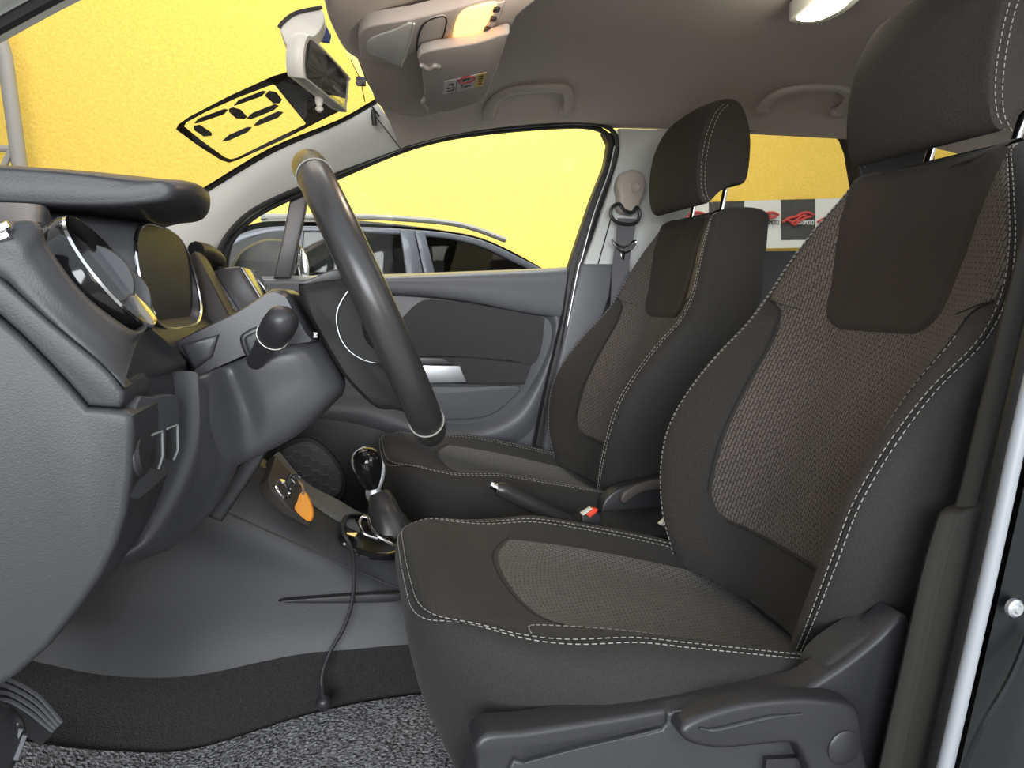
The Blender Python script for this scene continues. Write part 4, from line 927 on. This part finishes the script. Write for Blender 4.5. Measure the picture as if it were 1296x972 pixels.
    op = [(.800, .908), (.775, .885), (.755, .892), (.745, .93), (.746, .985), (.757, 1.04), (.780, 1.088), (.81, 1.112), (.845, 1.108), (.865, 1.075), (.874, 1.02), (.871, .955), (.860, .930), (.835, .928)]
    op = [Vector((a, 0, z)) for a, z in op]; cc_ = Vector((.81, 0, 1.0)); rws = []
    for sf, k, bl in ((-.126, .90, 0), (-.130, .95, 0), (-.129, .985, 0), (-.122, 1.0, .0), (-.09, 1.0, .010), (-.04, 1.0, .016), (0, 1, .018), (.04, 1, .016), (.09, 1, .010), (.122, 1, 0), (.129, .985, 0), (.130, .95, 0), (.126, .90, 0)):
        r = []
        for p in smooth(op, 4, True):
            q = cc_+(p-cc_)*k
            w = max(0, (cc_.x-q.x)/.065)
            up_ = max(0, (q.z-1.02)/.09)
            q = q+Vector((-bl*w, 0, -bl*.25*w+up_*bl*.5))
            r.append(Vector((q.x+dx, yc+sf*(1.0-.06*max(0, (q.z-1.03)/.08)), q.z)))
        rws.append(r)
    b = MB(); b.grid(rws, cu=True, cap=True); hr = b.obj('headrest', fabm, s, sharp=60)
    b = MB()
    for sg in (-1, 1):
        for off, kk in ((.0, 0), (.009, 1)):
            path = [(.772, .886), (.758, .905), (.752, .94), (.754, .985), (.764, 1.035), (.785, 1.08), (.808, 1.103)]
            pts = smooth([Vector((a+dx+.004+off, yc+sg*(.1305 if kk else .1285), z*1-(.002 if kk else 0))) for a, z in path], 8)
            pts = [Vector((p.x, yc+(p.y-yc)*(1-.06*max(0, (p.z-1.03)/.08)), p.z)) for p in pts]
            b = MB(); b.stitch(pts); b.obj('stitching', threadm, hr)
    for sg in (-1, 1):
        a = Vector((.862 if driver else .838, yc+sg*.075, .845)); e = Vector((.862+dx if driver else .842, yc+sg*.075, .96))
        b = MB(); b.tube([a-D3*.03, e+Vector((.01, 0, .0))], .0062, 14); po = b.obj('headrest_post', chromem, s)
        b = MB(); b.lathe(a+Vector((.0, 0, .018)), D3, [(.016, 0), (.016, .006), (.012, .010), (.008, .011)], 18, sx=1); b.obj('guide', blackm, po)
    # ---- base and rails
    b = MB(); b.box((.38, yc, .075), (.46, .40, .10), .02); b.obj('base', blackm, s)
    for sg in (-1, 1):
        b = MB(); b.box((.35, yc+sg*.19, .012), (.62, .05, .03), .004); b.obj('rail', blackm, s)
    return s, O
s1, O1 = seat(YN, 'nearest front seat, the driver seat in dark fabric with adjusting lever on its side', True)
# outer side shield of the driver seat with the big lever
sh = [(604, 972), (600, 950), (604, 940), (618, 930), (660, 927), (720, 918), (780, 909), (850, 897), (910, 888), (970, 880), (1020, 872), (1045, 858), (1075, 838), (1110, 810), (1135, 786), (1150, 780), (1155, 830), (1140, 900), (1130, 1100), (610, 1100)]
shd = slabobj('side_shield', smooth([P(a, c, -.640) for a, c in sh], 2, True), (0, .035, 0), shieldm, s1, .006, label='hard plastic side shield')
b = MB(); b.slab(smooth([P(a, c, -.6455) for a, c in [(645, 972), (662, 966), (720, 950), (780, 936), (838, 924), (845, 908), (850, 901), (900, 893), (960, 886), (1010, 882), (1030, 900), (1060, 920), (1090, 990), (1080, 1100), (640, 1100)]], 2, True), (0, .02, 0), .003); b.obj('shield_face', shieldf, shd)
b = MB(); b.tube([P(a, c, -.6475) for a, c in [(664, 966), (720, 951), (780, 937), (836, 923)]], .0012, 8); b.tube([P(a, c, -.6475) for a, c in [(850, 901), (900, 894), (960, 887), (1005, 882)]], .0012, 8); b.obj('shield_ridge', softm, shd)
lvp = [(862, 930), (866, 920), (880, 911), (910, 900), (950, 891), (1000, 886), (1035, 886), (1075, 892), (1090, 905), (1095, 950), (1100, 1000), (1040, 1010), (1022, 970), (1010, 948), (1000, 943), (960, 946), (915, 950), (885, 946), (870, 940)]
b = MB(); b.slab(smooth([P(a, c, -.668) for a, c in lvp], 3, True), (0, .024, 0), .009, 4); lv = b.obj('adjusting_lever', shieldm, s1, label='long moulded adjusting lever')
b = MB(); b.tube(smooth([P(a, c, -.6690) for a, c in [(885, 922), (905, 924), (940, 916), (975, 908), (1015, 904)]], 5), [.0012]*4+[.0022]*13+[.0012]*4, 8); b.obj('lever_ridge', softm, lv)
b = MB(); b.lathe(P(1067, 945, -.667), (0, -1, 0), [(.0185, 0), (.0185, .0025), (.0165, .004), (0, .0045)], 32); b.obj('pivot_cap', shieldm, lv)
b = MB(); b.slab([P(a, c, -.640) for a, c in [(960, 972), (962, 952), (1000, 950), (1020, 975), (1030, 1010), (965, 1010)]], (0, -.012, 0), .002); b.obj('lower_flap', blackm, shd)
# hinge cover at the foot of the driver backrest
hc = [(1040, 868), (1050, 840), (1080, 815), (1120, 792), (1145, 782), (1150, 830), (1110, 850), (1070, 862)]
slabobj('hinge_cover', smooth([P(a, c, -.630) for a, c in hc], 2, True), (0, .04, 0), facm, s1, .006)

s2, O2 = seat(YF, 'farther front seat, the passenger seat beside the middle pillar', False)
# inner recline cover on the passenger seat
slabobj('hinge_cover', smooth([P(a, c, .085) for a, c in [(762, 640), (780, 620), (815, 610), (845, 604), (870, 615), (870, 690), (800, 690), (765, 665)]], 3, True), (0, .03, 0), blackm, s2, .006)
slabobj('recline_lever', smooth([P(a, c, .07) for a, c in [(786, 632), (792, 622), (812, 612), (842, 607), (846, 618), (815, 623), (800, 632), (790, 638)]], 3, True), (0, .012, 0), brownm, s2, .004, label='brown grey recline lever')

# ================================================================== overhead
oc = thing('overhead_console', 'beige overhead console with lit amber reading lamp and storage recess', 'overhead console', (.1, 0, 1.10))
ZC = 1.10
# padded bulge under the roof header
hb_ = [[(398, -40), (412, 2), (420, 30), (437, 62), (455, 78), (470, 112), (478, 130), (495, 140), (530, 146), (562, 136)],
       [(450, -30), (470, 5), (478, 25), (488, 40), (500, 60), (506, 85), (515, 100), (530, 112), (548, 118), (575, 120)],
       [(560, -40), (575, 0), (580, 30), (585, 50), (590, 70), (592, 80), (592, 90), (592, 98), (592, 108), (592, 125)]]
zs = [1.088, 1.098, 1.105]
b = MB(); rws = []
r0 = [PZ(a, c, 1.088) for a, c in hb_[0]]
rws.append([p+Vector((.02, 0, .045)) for p in r0]); rws.append([p+Vector((-.002, 0, .014)) for p in r0]); rws.append([p+Vector((.008, 0, -.002)) for p in r0])
rws.append([PZ(a, c, 1.096) for a, c in hb_[1]]); rws.append([PZ(a, c, 1.118) for a, c in hb_[2]])
rws.append([p+Vector((.05, 0, .03)) for p in rws[-1]])
b.surf(Grid(rws), 5, 5); b.obj('padded_base', headm, oc)
pn = [(455, 42), (470, 33), (520, 25), (580, 10), (630, -6), (700, -20), (655, 20), (640, 45), (590, 54), (530, 64), (515, 74), (510, 84), (500, 82), (465, 78), (456, 72), (454, 55)]
slabobj('panel', smooth([PZ(a, c, 1.076) for a, c in pn], 2, True), (0, 0, .02), consm, oc, .004)
slabobj('storage_recess', smooth([PZ(a, c, 1.074) for a, c in [(464, 55), (474, 47), (500, 38), (522, 30), (518, 60), (508, 84), (485, 75), (466, 68)]], 3, True), (0, 0, .01), trimm, oc, .003)
tubeobj('recess_edge', [PZ(524, 30, 1.0735), PZ(518, 56, 1.0735), PZ(508, 84, 1.0735)], .0016, trimm, oc, 8)
lo_ = smooth([PZ(a, c, 1.074) for a, c in [(540, 27), (556, 21), (564, 22), (565, 30), (560, 48), (552, 60), (530, 65), (528, 55), (532, 38)]], 3, True)
b = MB(); b.slab(lo_, (0, 0, .006), .002); rl = b.obj('sensor_cover', consm, oc)
b = MB(); b.tube([p+Vector((0, 0, -.0004)) for p in lo_], .0011, 6, True); b.obj('cover_gap', seamm, rl)
b = MB(); b.slab(smooth([PZ(a, c, 1.073) for a, c in [(585, 17), (600, 10), (628, 5), (622, 22), (608, 44), (592, 53), (576, 54), (573, 50), (577, 30)]], 3, True), (0, 0, .008), .003); b.obj('lamp_lens', ambm, oc, label='amber lit reading lamp')
b = MB(); b.slab([PZ(a, c, 1.0735) for a, c in [(629, 5), (639, 3), (634, 20), (622, 42), (612, 44), (622, 24)]], (0, 0, .008), .002); sws = b.obj('switch_strip', consm, oc)
for a, c in ((628, 12), (624, 24), (616, 37)):
    b = MB(); b.box(PZ(a, c, 1.072), (.009, .012, .005), .001); b.obj('lamp_switch', blackm, sws)

# sun visor folded against the roof
sv = thing('sun_visor', 'grey folded sun visor with warning label beside the overhead console', 'sun visor', PZ(590, 100, 1.075))
vp = [(533, 68), (600, 56), (641, 43), (641, 52), (632, 80), (622, 105), (615, 122), (600, 132), (565, 142), (556, 140), (540, 134), (536, 110), (534, 90)]
VZ = 1.056
b = MB(); b.slab(smooth([PZ(a, c, VZ) for a, c in vp], 3, True), (0, 0, .016), .006, both=True); b.obj('board', consm, sv)
b = MB(); b.tube(smooth([PZ(533, 82, VZ-.002), PZ(543, 87, VZ-.003), PZ(550, 83, VZ-.003), PZ(556, 84, VZ-.002)], 4), .0035, 8); b.obj('hinge_clip', consm, sv)
b = MB(); b.tube(smooth([PZ(538, 124, VZ+.004), PZ(535, 130, VZ), PZ(541, 138, VZ+.002)], 4), .004, 8); b.obj('pivot', consm, sv)
# warning label on the visor
LZ = VZ-.0012
lab = slabobj('warning_label', [PZ(a, c, LZ) for a, c in [(562.5, 103.5), (616, 92), (611, 109), (560.5, 120)]], (0, 0, .001), labelm, sv, 0, label='white and yellow warning label')
L2 = LZ-.0006
slabobj('yellow_field', [PZ(a, c, L2) for a, c in [(604, 94.6), (616, 92), (611, 109), (600, 111.3)]], (0, 0, .0005), yelab, lab, 0)
b = MB(); b.tube([PZ(579, 99.7, L2), PZ(577, 116.3, L2)], .0007, 5)
b.tube([PZ(566, 112.5, L2), PZ(575, 110.5, L2), PZ(574, 114, L2), PZ(566, 115.5, L2)], .0009, 5)
for k in range(4): b.tube([PZ(606, 97+k*3.2, L2-.0004), PZ(612-k*.8, 95.7+k*3.2, L2-.0004)], .0012, 5)
for k in range(3): b.tube([PZ(583, 108+k*2, L2), PZ(586, 107.4+k*2, L2)], .0008, 5)
b.tube([PZ(588, 110, L2), PZ(592, 108.5, L2), PZ(596, 108.5, L2)], .0014, 5)
b.obj('print', inkm, lab)
el = [PZ(590.5+10*cos(q), 101+3.6*sin(q)-2.0*cos(q), L2) for q in [2*pi*k/24 for k in range(24)]]
b = MB(); b.tube(el, .0016, 5, True); b.obj('red_oval', redink, lab)
b = MB(); b.tube([PZ(586, 102.5, L2), PZ(590, 100, L2), PZ(595, 100, L2)], .0018, 5); b.tube([PZ(568, 108, L2), PZ(571, 106, L2), PZ(574, 106.5, L2), PZ(572, 108.5, L2)], .0010, 5); b.obj('figure', inkm, lab)

# grab handles
def handle(px, yb, lab):
    """px: outer left, top left, top right, outer right"""
    t = thing('grab_handle', lab, 'grab handle', P(*px[0], yb), 'roof grab handles')
    b = MB(); path = smooth([P(a, c, yb) + Vector((0, -dy, 0)) for (a, c), dy in zip(px, (.0, .03, .055, .07, .07, .07, .055, .03, .0) if px[0][0] < 900 else (.03, .07, .10, .115, .115, .115, .10, .07, .03))], 6)
    n = len(path); rr = [.012+.004*abs(2*i/(n-1)-1)**2 for i in range(n)]
    b.tube(path, rr, 14, flat=.75); b.obj('bar', headm if False else consm, t)
    b = MB(); b.box(path[0]+Vector((.004, .004, 0)), (.036, .02, .022), .006); b.obj('mount', consm, t); b = MB(); b.box(path[-1]+Vector((-.004, .004, 0)), (.036, .02, .022), .006); b.obj('mount', consm, t)
handle([(618, 148), (619, 137), (628, 128), (645, 124), (668, 122), (692, 121), (708, 122), (716, 130), (718, 140)], .57, 'front passenger grab handle, beside the sun visor')
handle([(956, 141), (956, 134), (964, 129), (982, 127), (1005, 126), (1025, 127), (1042, 130), (1051, 136), (1053, 145)], .565, 'rear grab handle above the rear door window')

# rear dome lamp
dl_ = thing('dome_lamp', 'glowing white rear dome lamp on the headliner', 'lamp', PZ(1045, 12, 1.2))
ZD = 1.205
b = MB(); b.slab(smooth([PZ(a, c, ZD) for a, c in [(998, 26), (1010, 16), (1040, -4), (1075, -25), (1110, -25), (1075, 12), (1040, 29), (1010, 30)]], 3, True), (0, 0, .03), .003); b.obj('frame', trimm, dl_)
b = MB(); b.slab(smooth([PZ(a, c, ZD-.004) for a, c in [(1008, 24), (1030, 10), (1062, -12), (1090, -20), (1070, 9), (1040, 25), (1020, 28)]], 3, True), (0, 0, .008), .002); b.obj('lens', whtm, dl_)
b = MB(); b.slab([PZ(a, c, ZD-.006) for a, c in [(1029, 8), (1046, -3), (1052, 0), (1034, 11)]], (0, 0, .006), .001); b.obj('switch', consm, dl_)

# interior mirror
rm = thing('interior_mirror', 'pale framed interior mirror hanging from the windshield', 'mirror', P(400, 60, 0))
mo = [P(388, 46, -.085), P(400, 52, -.055), P(441, 96, .075), P(441, 104, .08), P(437, 136, .085), P(432, 138, .078), P(390, 104, -.055), P(384, 96, -.078), P(383, 70, -.09)]
mc = sum(mo, Vector())/len(mo); nn = (mo[2]-mo[0]).cross(mo[7]-mo[0]).normalized()
if nn.dot(CAM-mc) < 0: nn = -nn
mo = [p-nn*((p-mc).dot(nn)) for p in mo]
b = MB(); sm = smooth(mo, 3, True); b.grid([[mc+(p-mc)*k-nn*d_ for p in sm] for k, d_ in ((.93, -.001), (.99, -.002), (1.03, .002), (1.04, .012), (.98, .026), (.7, .036))], cu=True, cap=True); b.obj('frame', creamm, rm)
b = MB(); b.grid([[mc+(p-mc)*.90+nn*.0016 for p in sm], [mc+(p-mc)*.01+nn*.0016 for p in sm]], cu=True, cap=True); b.obj('mirror_glass', mirm, rm)
b = MB(); b.lathe(P(404, 128, .02), (0, -.3, -1), [(.006, -.01), (.007, 0), (.004, .01), (.007, .014), (.003, .019)], 14); b.obj('dimming_tab', creamm, rm)
mh = [P(354, 36, -.02), P(358, 30, -.02), P(375, 18, -.02), P(404, 11, -.02), P(411, 22, -.02), P(407, 36, -.02), P(398, 46, -.02), P(388, 50, -.02), P(376, 84, -.02), P(370, 74, -.02), P(362, 56, -.02)]
b = MB(); b.slab(smooth(mh, 3, True), (0, .05, 0), .010, 4, both=True); b.obj('stem_cover', creamm, rm)
b = MB(); b.tube(smooth([P(353, 35, -.022), P(358, 28, -.022), P(375, 16, -.022), P(408, 9, -.022)], 4), .003, 8); b.obj('glass_pad', rubm, rm)
tag(slabobj('blue_tag', [P(402, 36, .03), P(412, 30, .03), P(419, 44, .03), P(417, 53, .03), P(402, 50, .03)], (0, .01, 0), bluem, None, .002), 'small dark blue tag behind the interior mirror', 'tag')
t = thing('window_antenna', 'small black antenna amplifier with thin wire on windshield corner', 'antenna', P(456, 104, .50))
b = MB(); b.box(P(457, 103, .50), (.022, .006, .022), .004); b.obj('body', blackm, t)
b = MB(); b.tube([P(444, 76, .48), P(456, 100, .50), P(462, 129, .54)], .0011, 6); b.tube([P(450, 105, .50), P(468, 101, .50)], .0022, 6); b.obj('wire', blackm, t)
t = thing('cable_clip', 'short black cable clip at the top of the pale pillar trim', 'clip', P(473, 150, .55))
b = MB(); b.tube([P(472, 138, .545), P(473, 147, .55), P(474, 159, .552)], [.004, .007, .006], 10); b.tube([P(470, 134, .54), P(480, 147, .55)], .0025, 6); b.obj('clip', blackm, t)

# sticker on the windshield -----------------------------------------------------
# local frame: the glass plane near the sticker
wo = WS[6][10]; w1 = (WS[10][10]-WS[2][10]).normalized(); w2 = (WS[6][11]-WS[6][9]).normalized(); wn = w1.cross(w2).normalized()
if wn.dot(CAM-wo) < 0: wn = -wn
wo = WS[6][10]+wn*.004
def SP(pts, lift=0): return [PP(a, c, wo+wn*lift, wn) for a, c in pts]
st = thing('windshield_sticker', 'black framed sticker with segmented digits on the windshield', 'sticker', SP([(300, 150)])[0])
out = [(223, 164), (226, 158), (240, 148), (290, 122), (345, 97), (372, 89), (392, 100), (418, 118), (433, 134), (428, 142), (415, 148), (360, 176), (300, 203), (290, 206), (280, 203), (250, 184)]
inn = [(233, 160), (236, 155), (260, 142), (300, 124), (345, 107), (348, 108), (368, 133), (387, 156), (386, 158), (340, 180), (300, 200), (292, 202), (284, 199), (255, 178)]
def ringmesh(o_, i_, lift, th=.0008):
    A = SP(o_, lift); B = SP(i_, lift); b = MB(); bm = bmesh.new()
    va = [bm.verts.new(p) for p in A]; vb = [bm.verts.new(p) for p in B]
    es = [bm.edges.new((va[i], va[(i+1) % len(va)])) for i in range(len(va))]+[bm.edges.new((vb[i], vb[(i+1) % len(vb)])) for i in range(len(vb))]
    bmesh.ops.triangle_fill(bm, edges=es, use_beauty=True); bm.verts.index_update()
    vs = [v.co.copy() for v in bm.verts]; fs = [tuple(v.index for v in f.verts) for f in bm.faces]; bm.free()
    b.add(vs, fs); b.add([v-wn*th for v in vs], fs); return b
ringmesh(out, inn, 0).obj('frame', stickm, st)
b = MB(); b.slab(SP([(351, 107), (372, 92), (392, 102), (417, 119), (430, 134), (414, 146), (389, 157)], .0012), -wn*.0006, 0); b.obj('grey_field', stickg, st)
segs = [[(246, 156), (252, 150), (284, 138), (289, 139), (283, 145), (250, 156)], [(245, 160), (253, 158), (268, 168), (268, 172), (258, 173), (246, 165)],
        [(281, 179), (290, 171), (313, 161), (319, 161), (314, 167), (290, 178)], [(290, 138), (295, 136), (305, 139), (313, 148), (309, 151), (299, 150), (290, 142)],
        [(296, 134), (302, 127), (333, 115), (337, 116), (331, 122), (300, 133)], [(336, 120), (341, 115), (350, 117), (357, 126), (354, 131), (346, 131), (336, 122)],
        [(312, 150), (320, 143), (348, 132), (353, 134), (346, 140), (318, 151)], [(321, 159), (328, 152), (352, 141), (359, 142), (352, 149), (327, 159)]]
b = MB()
for s_ in segs: b.slab(SP(s_, .0), -wn*.0008, 0)
b.obj('digit_segments', stickm, st, label='digits made of black segments')
tx = (SP([(392, 132)])[0]-SP([(374, 104)])[0]).normalized(); ty = tx.cross(wn)
if ty.dot(SP([(376, 96)])[0]-SP([(370, 104)])[0]) < 0: ty = -ty
b = MB(); b.text('MOTOR', SP([(373, 112)], .0022)[0], tx, ty, .030, .0004, width=(SP([(394, 134)])[0]-SP([(373, 110)])[0]).length); b.obj('lettering', stickt, st); b = MB(); b.text('SE', SP([(365, 101)], .0022)[0], tx, ty, .022, .0004); b.obj('lettering', stickt, st)

# ================================================================== driver side pillar, close to the camera
b = MB(); bpx = [(1330, 150), (1296, 285), (1272, 380), (1250, 470), (1228, 560), (1210, 633), (1203, 640), (1193, 645), (1184, 660), (1164, 730), (1138, 850), (1108, 985), (1085, 1100)]
L_ = [P(a, c, -.665) for a, c in bpx]; w_ = [78, 78, 78, 80, 76, 72, 72, 75, 76, 76, 76, 80, 80]
M_ = [P(a+w*.45, c, -.685) for (a, c), w in zip(bpx, w_)]; R_ = [P(a+w, c, -.70) for (a, c), w in zip(bpx, w_)]
g = Grid([[l+Vector((.05, .02, 0)), l, l.lerp(m_, .5)+Vector((0, -.006, 0)), m_, r_] for l, m_, r_ in zip(L_, M_, R_)]); b.surf(g, 4, 4)
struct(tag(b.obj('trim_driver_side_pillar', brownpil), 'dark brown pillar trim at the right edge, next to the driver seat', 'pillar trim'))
bl = [(1400, 150), (1362, 285), (1310, 500), (1262, 720), (1205, 972), (1175, 1100)]
b = MB(); b.tube(smooth([P(a-18, c, -.715) for a, c in bl], 5), .0105, 12); struct(b.obj('trim_dark_seal', rubm))
b = MB(); b.tube(smooth([P(a-9, c, -.735) for a, c in bl], 5), .0068, 12); struct(tag(b.obj('trim_weatherstrip', weatherm), 'weatherstrip with painted highlight running down the right edge', 'weatherstrip'))
jb = [(1420, 100), (1390, 250), (1335, 480), (1285, 700), (1225, 960), (1190, 1110)]
L_ = [P(a-8, c, -.73) for a, c in jb]; R_ = [P(a+200, c, -.76) for a, c in jb]
b = MB(); b.surf(Grid([[l, l.lerp(r_, .25)+Vector((0, -.004, 0)), l.lerp(r_, .6)+Vector((0, .01, 0)), r_] for l, r_ in zip(L_, R_)]), 4, 5); struct(tag(b.obj('trim_door_jamb', paintm), 'glossy black door jamb with round bolt at lower right', 'door jamb'))
b = MB(); b.lathe(P(1281, 768, -.742), (0, -1, 0), [(.0085, 0), (.0085, .004), (.0065, .006), (.0045, .006), (.0035, .008), (0, .0085)], 20); tag(b.obj('jamb_bolt', silverm), 'round silver bolt head on the black door jamb', 'bolt')
b = MB(); b.tube(smooth([P(1305, 800, -.75), P(1280, 860, -.755), P(1245, 920, -.755), P(1222, 975, -.75), P(1205, 1050, -.75)], 5), .004, 8); struct(b.obj('trim_jamb_edge', paintm))
# sill below the driver door opening
b = MB(); b.box((.1, -.735, -.02), (1.9, .06, .10), .015); struct(b.obj('trim_driver_sill', blackm))

# ================================================================== light
w = bpy.data.worlds.new('world'); bpy.context.scene.world = w; w.use_nodes = True; nt = w.node_tree
bg = nt.nodes['Background']; tc = nt.nodes.new('ShaderNodeTexCoord'); sp_ = nt.nodes.new('ShaderNodeSeparateXYZ'); rmp = nt.nodes.new('ShaderNodeValToRGB')
nt.links.new(tc.outputs['Generated'], sp_.inputs[0]); nt.links.new(sp_.outputs['Z'], rmp.inputs[0]); nt.links.new(rmp.outputs[0], bg.inputs[0])
rmp.color_ramp.elements[0].position = 0; rmp.color_ramp.elements[0].color = (.35, .34, .32, 1); rmp.color_ramp.elements[1].position = .5; rmp.color_ramp.elements[1].color = (.85, .92, 1.0, 1)
bg.inputs[1].default_value = 1.15
def area(name, loc, target, size, power, col=(1, 1, 1), sy=None):
    l = bpy.data.lights.new(name, 'AREA'); l.energy = power; l.color = col; l.size = size
    if sy: l.shape = 'RECTANGLE'; l.size_y = sy
    o = bpy.data.objects.new(name, l); COL.objects.link(o); o.location = loc
    o.rotation_euler = (Vector(target)-Vector(loc)).to_track_quat('-Z', 'Y').to_euler(); return o
area('added_wall_light', (0.5, 1.6, 4.4), (0.8, 4.4, 1.2), 5, 240, (1, .98, .93), 1.2)  # unseen area light added to brighten the yellow wall
area('garage_doorway_light', (-1.6, -6.8, 1.9), (.1, 0, .6), 4.5, 430, (.94, .97, 1.0), 2.4)
area('added_rear_light', (1.6, -3.0, 1.6), (.5, 0, .5), 1.4, 12, (1, .95, .88), 1.0)  # weak warm area light, unseen, added behind the camera and aimed at the seats
l = bpy.data.lights.new('reading_lamp', 'POINT'); l.energy = 1.1; l.color = (1, .80, .62); l.shadow_soft_size = .02
o = bpy.data.objects.new('reading_lamp', l); COL.objects.link(o); o.location = PZ(603, 34, 1.00)
l = bpy.data.lights.new('dome_light', 'POINT'); l.energy = .6; l.color = (1, .9, .7); l.shadow_soft_size = .03
o = bpy.data.objects.new('dome_light', l); COL.objects.link(o); o.location = PZ(1040, 12, 1.18)

# ================================================================== camera and view
cam = bpy.data.cameras.new('camera'); cam.sensor_width = 36; cam.lens = F*36/1296; cam.clip_start = .02
co = bpy.data.objects.new('camera', cam); COL.objects.link(co)
co.matrix_world = Matrix.Translation(CAM) @ Matrix((RGT, UPV, -FWD)).transposed().to_4x4()
sc = bpy.context.scene; sc.camera = co
sc.view_settings.view_transform = 'Standard'; sc.view_settings.look = 'None'; sc.view_settings.exposure = .35; sc.view_settings.gamma = 1
sc.view_settings.use_curve_mapping = False
sc.cycles.max_bounces = 10; sc.cycles.transparent_max_bounces = 12
